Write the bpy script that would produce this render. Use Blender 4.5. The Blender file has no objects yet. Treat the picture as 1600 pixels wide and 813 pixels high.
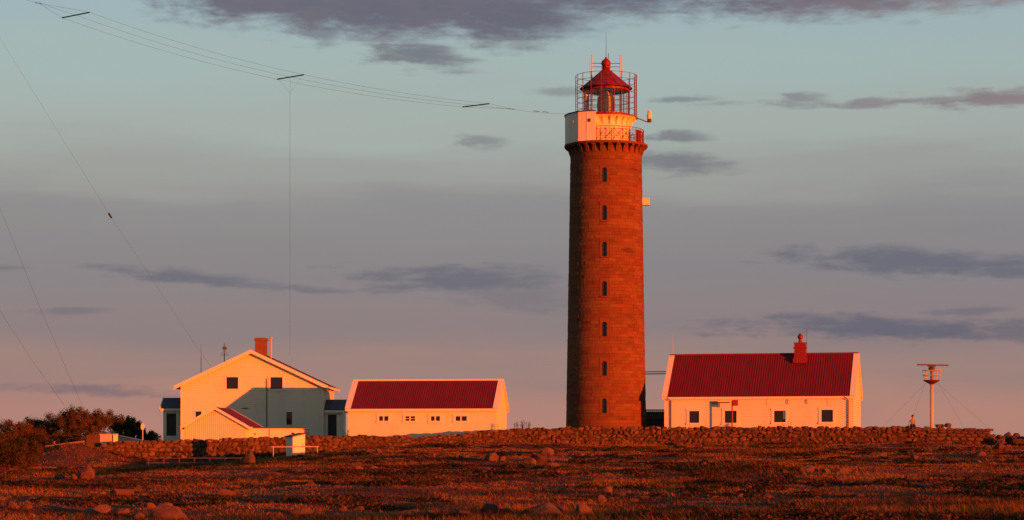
import bpy, bmesh, math, random
import numpy as np
from mathutils import Vector, Matrix

random.seed(7)
NP = np.random.default_rng(11)
R = math.radians
scene = bpy.context.scene
COL = scene.collection

# ----------------------------------------------------------------- camera
EYE = 1.7                 # eye height above the heath where the photographer stands
F = 3333.0                # focal length in photo pixels (1600 wide)
HZ = 703.0                # horizon row of the photo
cam_d = bpy.data.cameras.new('camera')
cam = bpy.data.objects.new('camera', cam_d)
COL.objects.link(cam)
cam.location = (0, 0, EYE)
cam.rotation_euler = (R(90), 0, 0)
cam_d.sensor_width = 36.0
cam_d.lens = 36.0 * F / 1600.0
cam_d.shift_y = (HZ - 406.5) / 1600.0
cam_d.clip_start = 0.5
cam_d.clip_end = 20000
scene.camera = cam

# ----------------------------------------------------------------- light
SUN_AZ = 44.0             # degrees to the right of straight behind the camera
SUN_EL = 1.5
sdir = Vector((math.sin(R(SUN_AZ)) * math.cos(R(SUN_EL)), -math.cos(R(SUN_AZ)) * math.cos(R(SUN_EL)), math.sin(R(SUN_EL))))
sun_d = bpy.data.lights.new('sun', 'SUN')
sun_d.energy = 5.0
sun_d.angle = R(0.5)
sun_d.color = (1.0, 0.135, 0.003)
sun = bpy.data.objects.new('sun', sun_d)
COL.objects.link(sun)
sun.rotation_euler = sdir.to_track_quat('Z', 'Y').to_euler()
sun.location = sdir * 60 + Vector((0, 100, 20))

vs = scene.view_settings
vs.view_transform = 'Standard'
vs.look = 'None'
vs.exposure = 1.0
vs.gamma = 1.0
vs.use_curve_mapping = False
scene.cycles.use_denoising = True
scene.cycles.max_bounces = 6


def lin(r, g, b):
    def f(c):
        c /= 255.0
        return c / 12.92 if c <= 0.04045 else ((c + 0.055) / 1.055) ** 2.4
    return (f(r), f(g), f(b), 1.0)


# ----------------------------------------------------------------- sky
world = bpy.data.worlds.new('World')
scene.world = world
world.use_nodes = True
wt = world.node_tree
wt.nodes.clear()
WN = wt.nodes
WL = wt.links


def wmath(op, a, b=None, c=None, clamp=False):
    n = WN.new('ShaderNodeMath')
    n.operation = op
    n.use_clamp = clamp
    for i, v in enumerate((a, b, c)):
        if v is None:
            continue
        if isinstance(v, (int, float)):
            n.inputs[i].default_value = v
        else:
            WL.new(v, n.inputs[i])
    return n.outputs[0]


def wmix(fac, a, b):
    n = WN.new('ShaderNodeMix')
    n.data_type = 'RGBA'
    for s, v in ((n.inputs[0], fac), (n.inputs[6], a), (n.inputs[7], b)):
        if isinstance(v, (int, float, tuple)):
            s.default_value = v
        else:
            WL.new(v, s)
    return n.outputs[2]


def wnoise(vec, scale, detail=5.0, rough=0.55):
    n = WN.new('ShaderNodeTexNoise')
    n.inputs['Scale'].default_value = scale
    n.inputs['Detail'].default_value = detail
    n.inputs['Roughness'].default_value = rough
    WL.new(vec, n.inputs['Vector'])
    return n


tc = WN.new('ShaderNodeTexCoord')
nrm = WN.new('ShaderNodeVectorMath'); nrm.operation = 'NORMALIZE'
WL.new(tc.outputs['Generated'], nrm.inputs[0])
sep = WN.new('ShaderNodeSeparateXYZ')
WL.new(nrm.outputs[0], sep.inputs[0])
el = wmath('MULTIPLY', wmath('ARCSINE', sep.outputs[2]), 33.33)        # elevation, 1 unit = 1.72 degrees
az = wmath('MULTIPLY', wmath('ARCTAN2', sep.outputs[0], sep.outputs[1]), 33.33)
cmb = WN.new('ShaderNodeCombineXYZ')
WL.new(az, cmb.inputs[0]); WL.new(wmath('MULTIPLY', el, 3.2), cmb.inputs[1])
wn1 = wnoise(cmb.outputs[0], 0.55, 6.0, 0.6)
wn2 = wnoise(cmb.outputs[0], 1.7, 6.0, 0.65)
n1 = wmath('SUBTRACT', wn1.outputs[0], 0.5)
n2 = wmath('SUBTRACT', wn2.outputs[0], 0.5)
cmb3 = WN.new('ShaderNodeCombineXYZ')
WL.new(wmath('MULTIPLY', az, 0.5), cmb3.inputs[0]); WL.new(wmath('MULTIPLY', el, 5.0), cmb3.inputs[1])
n3 = wmath('SUBTRACT', wnoise(cmb3.outputs[0], 1.6, 5.0, 0.6).outputs[0], 0.5)
# soft stretched veils in the haze layer
cmb2 = WN.new('ShaderNodeCombineXYZ')
WL.new(wmath('MULTIPLY', az, 0.25), cmb2.inputs[0]); WL.new(wmath('MULTIPLY', el, 1.6), cmb2.inputs[1])
veil = wmath('SUBTRACT', wnoise(cmb2.outputs[0], 0.9, 4.0, 0.5).outputs[0], 0.5)

ramp = WN.new('ShaderNodeValToRGB')
elw = wmath('ADD', el, wmath('MULTIPLY', veil, 1.1))
WL.new(wmath('MULTIPLY', elw, 0.1, clamp=True), ramp.inputs[0])
NISH = 0.3                # share of the physical sky in the mix; the gradient carries the rest


def share(c, n):
    """gradient colour that gives c once the physical sky (about n there) is mixed in"""
    a_, b_ = lin(*c), lin(*n)
    return tuple(max(0.0, (p - NISH * q) / (1 - NISH)) for p, q in zip(a_[:3], b_[:3])) + (1.0,)


stops = [(0.0, (186, 130, 114), (40, 25, 1)), (0.05, (178, 131, 118), (64, 39, 1)), (0.12, (159, 130, 123), (112, 80, 25)),
         (0.20, (142, 128, 129), (129, 107, 52)), (0.28, (138, 132, 135), (134, 121, 76)), (0.36, (142, 139, 140), (135, 128, 92)),
         (0.43, (157, 159, 155), (135, 134, 106)), (0.50, (165, 175, 170), (132, 134, 112)), (0.60, (163, 181, 179), (126, 132, 115)),
         (0.70, (157, 179, 184), (122, 130, 117)), (0.82, (128, 154, 168), (110, 118, 106)), (1.0, (88, 112, 134), (90, 98, 90))]
cr = ramp.color_ramp
cr.interpolation = 'EASE'
while len(cr.elements) < len(stops):
    cr.elements.new(0.5)
for e, (p, c, n_) in zip(cr.elements, stops):
    e.position = p
    e.color = share(c, n_)

# clouds: (azimuth, elevation, half width, half height, opacity, tilt) in the sky units
CL = [(430, 14, 165, 36, .95, 0), (610, 24, 250, 46, 1.0, .02), (790, 34, 140, 44, .9, 0), (655, 93, 90, 26, .7, .12),
      (930, -2, 210, 36, .85, 0), (1290, 0, 330, 42, 1.0, .01), (1560, -4, 190, 34, .9, 0),
      (1560, 171, 140, 16, .75, 0), (1380, 172, 260, 7, .6, 0), (1250, 164, 45, 11, .5, 0), (1062, 163, 60, 7, .5, 0),
      (1062, 218, 56, 12, .6, 0), (1055, 260, 105, 20, .6, .1), (710, 438, 190, 25, .75, 0), (810, 466, 130, 24, .35, .1),
      (300, 438, 150, 13, .75, .08), (1440, 416, 250, 22, .8, .06), (1560, 432, 110, 14, .7, .06), (1370, 516, 270, 21, .8, .03),
      (1590, 524, 140, 20, .6, 0), (1510, 493, 70, 10, .5, 0), (150, 612, 150, 10, .45, .02), (115, 492, 70, 7, .45, 0),
      (755, 230, 42, 12, .45, 0), (1120, 30, 30, 18, .45, 0), (470, 455, 90, 6, .5, .03), (880, 148, 60, 8, .4, 0),
      (10, 426, 50, 6, .5, 0), (500, 60, 46, 26, .6, 0)]
azw = wmath('ADD', az, wmath('MULTIPLY', n2, 0.9))
elc = wmath('ADD', el, wmath('MULTIPLY', n1, 0.34))
dens = None
for (px, py, hw, hh, op, tilt) in CL:
    a0, e0 = (px - 800) / 100.0, (HZ - py) / 100.0
    da = wmath('SUBTRACT', azw, a0)
    de = wmath('SUBTRACT', elc, e0)
    de = wmath('MULTIPLY_ADD', da, tilt, de)
    q = wmath('SQRT', wmath('ADD', wmath('POWER', wmath('ABSOLUTE', wmath('DIVIDE', da, hw / 100.0)), 2.0),
                            wmath('POWER', wmath('ABSOLUTE', wmath('DIVIDE', de, hh / 100.0)), 2.0)))
    v = wmath('SUBTRACT', 1.0, q)
    big = hh > 27
    v = wmath('MULTIPLY_ADD', n2, 1.7 if not big else 1.6, wmath('MULTIPLY_ADD', n3, 1.3 if not big else .5, wmath('ADD', v, 0.22 if not big else .42)))
    mr = WN.new('ShaderNodeMapRange'); mr.interpolation_type = 'SMOOTHSTEP'
    mr.inputs[1].default_value = 0.0; mr.inputs[2].default_value = 1.0; mr.inputs[3].default_value = 0; mr.inputs[4].default_value = min(1.0, op * 1.15)
    WL.new(v, mr.inputs[0])
    dens = mr.outputs[0] if dens is None else wmath('MAXIMUM', dens, mr.outputs[0])
# the same broken cloud deck goes on overhead
hi = WN.new('ShaderNodeMapRange'); hi.interpolation_type = 'SMOOTHSTEP'
hi.inputs[1].default_value = 7.2; hi.inputs[2].default_value = 9.5; hi.inputs[3].default_value = 0; hi.inputs[4].default_value = 0.8
WL.new(el, hi.inputs[0])
nh = WN.new('ShaderNodeMapRange')
nh.inputs[1].default_value = 0.48; nh.inputs[2].default_value = 0.62
WL.new(wn1.outputs[0], nh.inputs[0])
dens = wmath('MAXIMUM', dens, wmath('MULTIPLY', hi.outputs[0], nh.outputs[0]))
cloud_hi = wmix(wmath('MULTIPLY_ADD', n2, 1.6, 0.45, clamp=True), share((99, 104, 118), (124, 131, 116)), share((118, 111, 120), (124, 131, 116)))
warm = WN.new('ShaderNodeMapRange'); warm.interpolation_type = 'SMOOTHSTEP'
warm.inputs[1].default_value = 2.0; warm.inputs[2].default_value = 9.0; warm.inputs[3].default_value = 0.0; warm.inputs[4].default_value = 0.55
WL.new(wmath('ADD', az, wmath('MULTIPLY', n1, 8.0)), warm.inputs[0])
cloud_hi = wmix(warm.outputs[0], cloud_hi, share((160, 134, 134), (124, 131, 116)))
cloud_lo = share((107, 108, 119), (131, 118, 74))
hl = WN.new('ShaderNodeMapRange')
hl.inputs[1].default_value = 3.2; hl.inputs[2].default_value = 5.6
WL.new(el, hl.inputs[0])
cloud = wmix(hl.outputs[0], cloud_lo, cloud_hi)
air = wmix(dens, ramp.outputs[0], cloud)
skyn = WN.new('ShaderNodeTexSky')
skyn.sky_type = 'NISHITA'
skyn.sun_disc = False
skyn.sun_elevation = R(SUN_EL)
skyn.sun_rotation = R(180 - SUN_AZ)
skyn.dust_density = 2.0
scl = WN.new('ShaderNodeVectorMath'); scl.operation = 'SCALE'
WL.new(air, scl.inputs[0]); scl.inputs['Scale'].default_value = 10.0 / 2 ** 1.0
# above the picture the dusk sky deepens towards the zenith
zen = WN.new('ShaderNodeMapRange'); zen.interpolation_type = 'SMOOTHSTEP'
zen.inputs[1].default_value = 8.0; zen.inputs[2].default_value = 30.0; zen.inputs[3].default_value = 1.0; zen.inputs[4].default_value = 0.9
WL.new(el, zen.inputs[0])
WL.new(wmath('MULTIPLY', zen.outputs[0], 10.0 / 2 ** 1.0), scl.inputs['Scale'])
full = wmix(1 - NISH, skyn.outputs[0], scl.outputs[0])
bg = WN.new('ShaderNodeBackground')
bg.inputs['Strength'].default_value = 0.1
WL.new(full, bg.inputs['Color'])
world.cycles.sampling_method = 'MANUAL'
world.cycles.sample_map_resolution = 256
wo = WN.new('ShaderNodeOutputWorld')
WL.new(bg.outputs[0], wo.inputs[0])


# ----------------------------------------------------------------- helpers
def tag(o, label=None, cat=None, group=None, kind=None):
    if label: o['label'] = label
    if cat: o['category'] = cat
    if group: o['group'] = group
    if kind: o['kind'] = kind
    return o


def empty(name, loc, rz=0.0):
    o = bpy.data.objects.new(name, None)
    COL.objects.link(o)
    o.location = loc
    o.rotation_euler = (0, 0, rz)
    o.empty_display_size = 0.3
    return o


def link(name, me, parent=None, loc=None, rot=None, scale=None):
    o = bpy.data.objects.new(name, me)
    COL.objects.link(o)
    o.parent = parent
    if loc is not None: o.location = loc
    if rot is not None: o.rotation_euler = rot
    if scale is not None: o.scale = scale
    return o


class MB:
    def __init__(self):
        self.v = []
        self.f = []

    def add(self, vs, fs):
        n = len(self.v)
        self.v += [tuple(p) for p in vs]
        self.f += [tuple(i + n for i in f) for f in fs]
        return self

    def box(self, x0, x1, y0, y1, z0, z1):
        return self.add([(x0, y0, z0), (x1, y0, z0), (x1, y1, z0), (x0, y1, z0), (x0, y0, z1), (x1, y0, z1), (x1, y1, z1), (x0, y1, z1)],
                        [(0, 3, 2, 1), (4, 5, 6, 7), (0, 1, 5, 4), (1, 2, 6, 5), (2, 3, 7, 6), (3, 0, 4, 7)])

    def obox(self, c, ux, uy, uz):
        c, ux, uy, uz = Vector(c), Vector(ux), Vector(uy), Vector(uz)
        s = [(-1, -1, -1), (1, -1, -1), (1, 1, -1), (-1, 1, -1), (-1, -1, 1), (1, -1, 1), (1, 1, 1), (-1, 1, 1)]
        return self.add([c + ux * a + uy * b + uz * d for a, b, d in s],
                        [(0, 3, 2, 1), (4, 5, 6, 7), (0, 1, 5, 4), (1, 2, 6, 5), (2, 3, 7, 6), (3, 0, 4, 7)])

    def path(self, pts, r, n=6, r1=None, cap=True):
        pts = [Vector(p) for p in pts]
        rings = []
        m = len(pts)
        for i, p in enumerate(pts):
            t = (pts[min(i + 1, m - 1)] - pts[max(i - 1, 0)])
            t.normalize()
            u = t.cross(Vector((0, 0, 1)))
            if u.length < 1e-3: u = t.cross(Vector((1, 0, 0)))
            u.normalize()
            w = t.cross(u)
            rr = r if r1 is None else r + (r1 - r) * i / (m - 1)
            rings.append([p + (u * math.cos(2 * math.pi * k / n) + w * math.sin(2 * math.pi * k / n)) * rr for k in range(n)])
        vs = [q for g in rings for q in g]
        fs = []
        for i in range(m - 1):
            for k in range(n):
                a, b = i * n + k, i * n + (k + 1) % n
                fs.append((a, a + n, b + n, b))
        if cap:
            fs.append(tuple(range(n)))
            fs.append(tuple((m - 1) * n + k for k in reversed(range(n))))
        return self.add(vs, fs)

    def lathe(self, prof, n=48, a0=0.0, a1=2 * math.pi, c=(0, 0)):
        full_ = abs(a1 - a0 - 2 * math.pi) < 1e-6
        cnt = n if full_ else n + 1
        vs = []
        for (r, z) in prof:
            for k in range(cnt):
                a = a0 + (a1 - a0) * k / n
                vs.append((c[0] + r * math.cos(a), c[1] + r * math.sin(a), z))
        fs = []
        for i in range(len(prof) - 1):
            for k in range(n):
                k2 = (k + 1) % cnt
                fs.append((i * cnt + k, i * cnt + k2, (i + 1) * cnt + k2, (i + 1) * cnt + k))
        return self.add(vs, fs)

    def prism(self, poly, z0, z1):
        n = len(poly)
        vs = [(x, y, z0) for x, y in poly] + [(x, y, z1) for x, y in poly]
        fs = [tuple(reversed(range(n))), tuple(range(n, 2 * n))]
        for k in range(n):
            fs.append((k, (k + 1) % n, n + (k + 1) % n, n + k))
        return self.add(vs, fs)

    def mesh(self, name, mat, smooth=False):
        me = bpy.data.meshes.new(name)
        me.from_pydata(self.v, [], self.f)
        me.materials.append(mat)
        if smooth:
            me.polygons.foreach_set('use_smooth', [True] * len(me.polygons))
        me.update()
        return me

    def build(self, name, mat, parent=None, smooth=False):
        return link(name, self.mesh(name, mat, smooth), parent)


def fast_mesh(name, verts, faces_n, mat, smooth=False):
    """verts (N,3); every face has faces_n corners, laid out in order"""
    me = bpy.data.meshes.new(name)
    nv = len(verts)
    nf = nv // faces_n
    me.vertices.add(nv)
    me.vertices.foreach_set('co', np.ascontiguousarray(verts, dtype=np.float32).ravel())
    me.loops.add(nv)
    me.loops.foreach_set('vertex_index', np.arange(nv, dtype=np.int32))
    me.polygons.add(nf)
    me.polygons.foreach_set('loop_start', np.arange(0, nv, faces_n, dtype=np.int32))
    if smooth:
        me.polygons.foreach_set('use_smooth', np.ones(nf, dtype=bool))
    me.materials.append(mat)
    me.update()
    me.validate()
    return me


# ----------------------------------------------------------------- materials
def base_mat(name):
    m = bpy.data.materials.new(name)
    m.use_nodes = True
    nt = m.node_tree
    b = nt.nodes['Principled BSDF']
    return m, nt, b


def pmat(name, col, col2=None, scale=2.0, rough=0.8, bump=0.0, bscale=None, metal=0.0, spec=0.3, stretch=(1, 1, 1), island=0.0, obj=0.0,
         spots=None, lo=0.35, hi=0.65, drough=0.0, detail=6.0):
    m, nt, b = base_mat(name)
    N, L = nt.nodes, nt.links
    col = tuple(col) + (1,) if len(col) == 3 else col
    b.inputs['Roughness'].default_value = rough
    b.inputs['Metallic'].default_value = metal
    b.inputs['Specular IOR Level'].default_value = spec
    if 'Diffuse Roughness' in b.inputs:
        b.inputs['Diffuse Roughness'].default_value = drough
    tcn = N.new('ShaderNodeTexCoord')
    mp = N.new('ShaderNodeMapping')
    mp.inputs['Scale'].default_value = stretch
    geo = N.new('ShaderNodeNewGeometry')
    L.new(geo.outputs['Position'] if obj else tcn.outputs['Object'], mp.inputs[0])
    out = None
    if col2 is not None:
        col2 = tuple(col2) + (1,) if len(col2) == 3 else col2
        nz = N.new('ShaderNodeTexNoise')
        nz.inputs['Scale'].default_value = scale
        nz.inputs['Detail'].default_value = detail
        nz.inputs['Roughness'].default_value = 0.65
        L.new(mp.outputs[0], nz.inputs['Vector'])
        mr = N.new('ShaderNodeMapRange')
        mr.inputs[1].default_value = lo; mr.inputs[2].default_value = hi
        L.new(nz.outputs[0], mr.inputs[0])
        mx = N.new('ShaderNodeMix'); mx.data_type = 'RGBA'
        mx.inputs[6].default_value = col; mx.inputs[7].default_value = col2
        L.new(mr.outputs[0], mx.inputs[0])
        out = mx.outputs[2]
    if spots is not None:
        sc, c3, th = spots
        nz = N.new('ShaderNodeTexNoise')
        nz.inputs['Scale'].default_value = sc
        nz.inputs['Detail'].default_value = 4
        L.new(mp.outputs[0], nz.inputs['Vector'])
        mr = N.new('ShaderNodeMapRange')
        mr.inputs[1].default_value = th; mr.inputs[2].default_value = th + 0.07
        L.new(nz.outputs[0], mr.inputs[0])
        mx = N.new('ShaderNodeMix'); mx.data_type = 'RGBA'
        if out is None: mx.inputs[6].default_value = col
        else: L.new(out, mx.inputs[6])
        mx.inputs[7].default_value = tuple(c3) + (1,)
        L.new(mr.outputs[0], mx.inputs[0])
        out = mx.outputs[2]
    if island or obj:
        hsv = N.new('ShaderNodeHueSaturation')
        if out is None: hsv.inputs['Color'].default_value = col
        else: L.new(out, hsv.inputs['Color'])
        amt = island or obj
        if island:
            src = geo.outputs['Random Per Island']
        else:
            oi = N.new('ShaderNodeObjectInfo'); src = oi.outputs['Random']
        mr = N.new('ShaderNodeMapRange')
        mr.inputs[3].default_value = 1 - amt; mr.inputs[4].default_value = 1 + amt
        L.new(src, mr.inputs[0])
        L.new(mr.outputs[0], hsv.inputs['Value'])
        m2 = N.new('ShaderNodeMath'); m2.operation = 'MULTIPLY_ADD'
        m2.inputs[1].default_value = 7.31; m2.inputs[2].default_value = 0.0
        L.new(src, m2.inputs[0])
        fr = N.new('ShaderNodeMath'); fr.operation = 'FRACT'
        L.new(m2.outputs[0], fr.inputs[0])
        mr2 = N.new('ShaderNodeMapRange')
        mr2.inputs[3].default_value = 0.485; mr2.inputs[4].default_value = 0.515
        L.new(fr.outputs[0], mr2.inputs[0])
        L.new(mr2.outputs[0], hsv.inputs['Hue'])
        out = hsv.outputs[0]
    if out is None:
        b.inputs['Base Color'].default_value = col
    else:
        L.new(out, b.inputs['Base Color'])
    if bump:
        nb = N.new('ShaderNodeTexNoise')
        nb.inputs['Scale'].default_value = bscale or scale * 4
        nb.inputs['Detail'].default_value = 5
        L.new(mp.outputs[0], nb.inputs['Vector'])
        bp = N.new('ShaderNodeBump')
        bp.inputs['Strength'].default_value = bump
        bp.inputs['Distance'].default_value = 0.05
        L.new(nb.outputs[0], bp.inputs['Height'])
        L.new(bp.outputs[0], b.inputs['Normal'])
    return m


M = {}
M['white'] = pmat('white_paint', (0.78, 0.72, 0.49), (0.66, 0.59, 0.4), .9, .6, .05, 20, stretch=(1, 1, .35), lo=.5, hi=.8)
M['white_clean'] = pmat('white_trim', (0.8, 0.74, 0.51), (0.7, 0.63, 0.44), 2.0, .5, stretch=(1, 1, .4), lo=.5, hi=.8)
M['plaster'] = pmat('white_plaster', (0.76, 0.7, 0.45), (0.66, 0.59, 0.38), .8, .85, .12, 6, stretch=(1, 1, .5), lo=.5, hi=.8)
M['red_roof'] = pmat('red_roof_sheet', (0.13, 0.008, 0.009), (0.095, 0.006, 0.007), .9, .6, stretch=(1.6, .5, .5), lo=.4, hi=.75, spec=.25)
M['red'] = pmat('red_paint', (0.2, 0.013, 0.01), (0.15, 0.011, 0.01), 3.0, .5, lo=.45, hi=.75)
M['cage'] = pmat('red_cage_paint', (0.16, 0.03, 0.02), (0.12, 0.025, 0.02), 5.0, .55)
M['slate'] = pmat('dark_slate', (.075, .075, .082), (.05, .05, .056), 2.0, .6, .1, 12)
M['dark'] = pmat('dark_paint', (.035, .028, .026), (.02, .018, .018), 3.0, .5)
M['pane'] = pmat('window_glass', (.012, .013, .014), None, rough=.06, spec=.5)
M['wire'] = pmat('wire_metal', (.06, .055, .055), None, rough=.6)
M['spreader'] = pmat('weathered_spar', (.018, .018, .02), (.026, .025, .025), 3, .7)
M['steel'] = pmat('galvanised_steel', (0.14, 0.13, 0.125), (0.1, 0.095, 0.09), 4, .5, metal=.2)
M['mast'] = pmat('mast_paint', (0.5, 0.42, 0.34), (0.42, 0.34, 0.27), 2, .5, stretch=(1, 1, .3))
M['rust'] = pmat('rusty_steel', (0.11, 0.05, 0.03), (0.075, 0.034, 0.022), 5, .8)
M['brick'] = pmat('chimney_brick', (0.2, 0.085, 0.035), (0.15, 0.062, 0.028), 2.5, .85, .2, 14, island=.12)
M['mortar'] = pmat('dark_joint', (0.06, 0.03, 0.014), (0.045, 0.022, 0.012), 6, .95)
M['tower'] = pmat('tower_stone', (0.175, 0.068, 0.02), (0.138, 0.05, 0.015), .5, .9, .25, 9, stretch=(.55, .55, 2.6), island=.17, lo=.4, hi=.62, drough=.1,
                  spots=(.55, (.098, .036, .012), .62))
M['rock'] = pmat('field_rock', (0.13, 0.066, 0.031), (0.08, 0.038, 0.019), 2.2, .95, .6, 9, obj=.3, spots=(5.0, (.16, .10, .06), .64), drough=.6)
M['wallrock'] = pmat('wall_rock', (0.14, 0.072, 0.036), (0.085, 0.042, 0.022), 2.6, .95, .6, 10, obj=.38, spots=(4.0, (.20, .125, .075), .64), drough=.6)
M['ashlar'] = pmat('squared_stone', (0.15, 0.078, 0.038), (0.11, 0.055, 0.028), 2.6, .95, .4, 10, obj=.22, drough=.6)
M['concrete'] = pmat('pale_concrete', (0.42, 0.39, 0.35), (0.34, 0.31, 0.28), 2.0, .9, .2, 12)
M['core'] = pmat('wall_core', (0.05, 0.026, 0.014), (0.035, 0.018, 0.01), 4, 1.0)
M['bark'] = pmat('bark', (.10, .07, .05), (.06, .045, .035), 6, .95, .4, 14)
M['lens'] = pmat('lens_glass', (.075, .066, .018), (.035, .032, .012), 3, .25, spec=.6)
M['skin'] = pmat('skin', (0.36, 0.2, 0.13), None, rough=.6)
M['hair'] = pmat('hair', (.025, .018, .014), None, rough=.6)
M['shirt'] = pmat('tan_cloth', (0.32, 0.2, 0.12), (0.27, 0.17, 0.1), 6, .9)
M['trouser'] = pmat('dark_denim', (.04, .045, .06), (.03, .03, .04), 8, .9)
M['wood'] = pmat('weathered_wood', (0.24, 0.17, 0.12), (0.17, 0.12, 0.085), 3, .9, .2, 20, stretch=(.3, 3, 3))


def leaf_mat(name, c1, c2, c3, scale, transl=0.25, world_noise=True):
    m, nt, b = base_mat(name)
    N, L = nt.nodes, nt.links
    b.inputs['Roughness'].default_value = 0.75
    b.inputs['Specular IOR Level'].default_value = 0.15
    geo = N.new('ShaderNodeNewGeometry')
    mp = N.new('ShaderNodeMapping')
    mp.inputs['Scale'].default_value = (1, 1, .3)
    L.new(geo.outputs['Position'], mp.inputs[0])
    nz = N.new('ShaderNodeTexNoise')
    nz.inputs['Scale'].default_value = scale; nz.inputs['Detail'].default_value = 4; nz.inputs['Roughness'].default_value = .6
    L.new(mp.outputs[0], nz.inputs['Vector'])
    ad = N.new('ShaderNodeMath'); ad.operation = 'MULTIPLY_ADD'
    L.new(geo.outputs['Random Per Island'], ad.inputs[0]); ad.inputs[1].default_value = .22
    L.new(nz.outputs[0], ad.inputs[2])
    rp = N.new('ShaderNodeValToRGB')
    L.new(ad.outputs[0], rp.inputs[0])
    el_ = rp.color_ramp.elements
    el_.new(.5)
    for e, p, c in zip(el_, (.46, .59, .72), (c1, c2, c3)):
        e.position = p; e.color = tuple(c) + (1,)
    L.new(rp.outputs[0], b.inputs['Base Color'])
    tr = N.new('ShaderNodeBsdfTranslucent')
    L.new(rp.outputs[0], tr.inputs['Color'])
    mx = N.new('ShaderNodeMixShader')
    mx.inputs[0].default_value = transl
    out = N['Material Output']
    L.new(b.outputs[0], mx.inputs[1]); L.new(tr.outputs[0], mx.inputs[2])
    L.new(mx.outputs[0], out.inputs['Surface'])
    return m


M['grass'] = leaf_mat('heath_grass', (.026, .021, .004), (.118, .043, .006), (.36, .155, .022), .16)
M['heather'] = leaf_mat('heather', (.020, .020, .006), (.048, .025, .007), (.09, .040, .010), .3, .15)
M['leaf'] = leaf_mat('shrub_leaf', (.034, .034, .008), (.066, .046, .011), (.12, .064, .014), .5, .2)
M['leaf_shade'] = leaf_mat('shaded_leaf', (.018, .024, .011), (.03, .036, .016), (.042, .046, .018), .5, .1)  # darker leaf tone puts the shed's shade on these shrubs into the colour
M['ground'] = pmat('heath_soil', (0.044, 0.015, 0.0035), (0.024, 0.014, 0.003), .22, 1.0, .8, 3.0, drough=.8, spots=(.5, (.058, .022, .005), .56))

# clear lantern glass
gm, gnt, gb = base_mat('lantern_glass')
gt = gnt.nodes.new('ShaderNodeBsdfTransparent')
gt.inputs[0].default_value = (.93, .95, .94, 1)
gg = gnt.nodes.new('ShaderNodeBsdfGlossy')
gg.inputs['Roughness'].default_value = .03
gx = gnt.nodes.new('ShaderNodeMixShader')
gx.inputs[0].default_value = .06; gnt.links.new(gt.outputs[0], gx.inputs[1]); gnt.links.new(gg.outputs[0], gx.inputs[2])
gnt.links.new(gx.outputs[0], gnt.nodes['Material Output'].inputs['Surface'])
M['glass'] = gm


# ----------------------------------------------------------------- terrain
def _hash(i, j, s):
    h = (i.astype(np.int64) * 374761393 + j.astype(np.int64) * 668265263 + s * 982451653) & 0xFFFFFFFF
    h = ((h ^ (h >> 13)) * 1274126177) & 0xFFFFFFFF
    h = (h ^ (h >> 16)) & 0xFFFFFFFF
    return h / 4294967295.0 * 2 - 1


def vnoise(x, y, s):
    xi, yi = np.floor(x), np.floor(y)
    fx, fy = x - xi, y - yi
    fx = fx * fx * fx * (fx * (fx * 6 - 15) + 10)
    fy = fy * fy * fy * (fy * (fy * 6 - 15) + 10)
    a, b = _hash(xi, yi, s), _hash(xi + 1, yi, s)
    c, d = _hash(xi, yi + 1, s), _hash(xi + 1, yi + 1, s)
    return (a * (1 - fx) + b * fx) * (1 - fy) + (c * (1 - fx) + d * fx) * fy


def sstep(t):
    t = np.clip(t, 0, 1)
    return t * t * (3 - 2 * t)


PY = np.array([-6000, -300, 0, 48, 75, 100, 150, 172, 180, 195, 260, 420, 900, 9000.])
PZ = np.array([-.5, -.3, 0, 0.02, .28, .68, 1.52, 2.0, 2.18, 2.3, 2.3, 1.6, 0.0, 0.0])


def terrain(X, Y, fine=True):
    X = np.asarray(X, dtype=float); Y = np.asarray(Y, dtype=float)
    z = np.interp(Y, PY, PZ)
    z = z - 0.95 * sstep((-X - 9) / 15) * sstep((Y - 70) / 80) * sstep((260 - Y) / 60)
    # grassy mound at the left end of the wall
    z = z + 1.5 * np.exp(-(((X + 32.0) / 3.1) ** 2 + ((Y - 157) / 5.5) ** 2))
    # uneven hollows across the foot of the view
    z = z - (.10 * sstep((47 - Y) / 6) + .26 * np.exp(-((Y - 53.5) / 2.2) ** 2) * np.clip(.35 + .9 * vnoise(X / 4.5 + 5, Y / 6, 62), 0, 1)) * sstep((60 - np.abs(X)) / 20)
    if fine:
        near = sstep((Y + 60) / 60) * sstep((220 - Y) / 30) * sstep((90 - np.abs(X)) / 30)
        z = z + near * (.19 * vnoise(X / 15 + 3, Y / 11, 1) + .085 * vnoise(X / 5.2, Y / 5.2 + 9, 2) + .05 * vnoise(X / 1.9, Y / 1.9, 3)
                        + .028 * vnoise(X / .8, Y / .8, 4))
    return z


def tz(x, y):
    return float(terrain(np.array([x]), np.array([y]))[0])


xs = np.concatenate([-np.geomspace(6000, 53, 26), np.arange(-52, 52.01, .32), np.geomspace(53, 6000, 26)])
ys = np.concatenate([-np.geomspace(6000, 12, 22), np.arange(-10, 40, 2.0), np.arange(40, 110, .26), np.arange(110, 215, .45),
                     np.geomspace(216, 9000, 26)])
gx_, gy_ = np.meshgrid(xs, ys)
gz_ = terrain(gx_, gy_)
nx, ny = len(xs), len(ys)
me = bpy.data.meshes.new('ground')
me.vertices.add(nx * ny)
me.vertices.foreach_set('co', np.stack([gx_, gy_, gz_], -1).astype(np.float32).ravel())
ii, jj = np.meshgrid(np.arange(nx - 1), np.arange(ny - 1))
q0 = (jj * nx + ii).ravel()
quads = np.stack([q0, q0 + 1, q0 + nx + 1, q0 + nx], -1).astype(np.int32)
me.loops.add(quads.size)
me.loops.foreach_set('vertex_index', quads.ravel())
me.polygons.add(len(quads))
me.polygons.foreach_set('loop_start', np.arange(0, quads.size, 4, dtype=np.int32))
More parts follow.
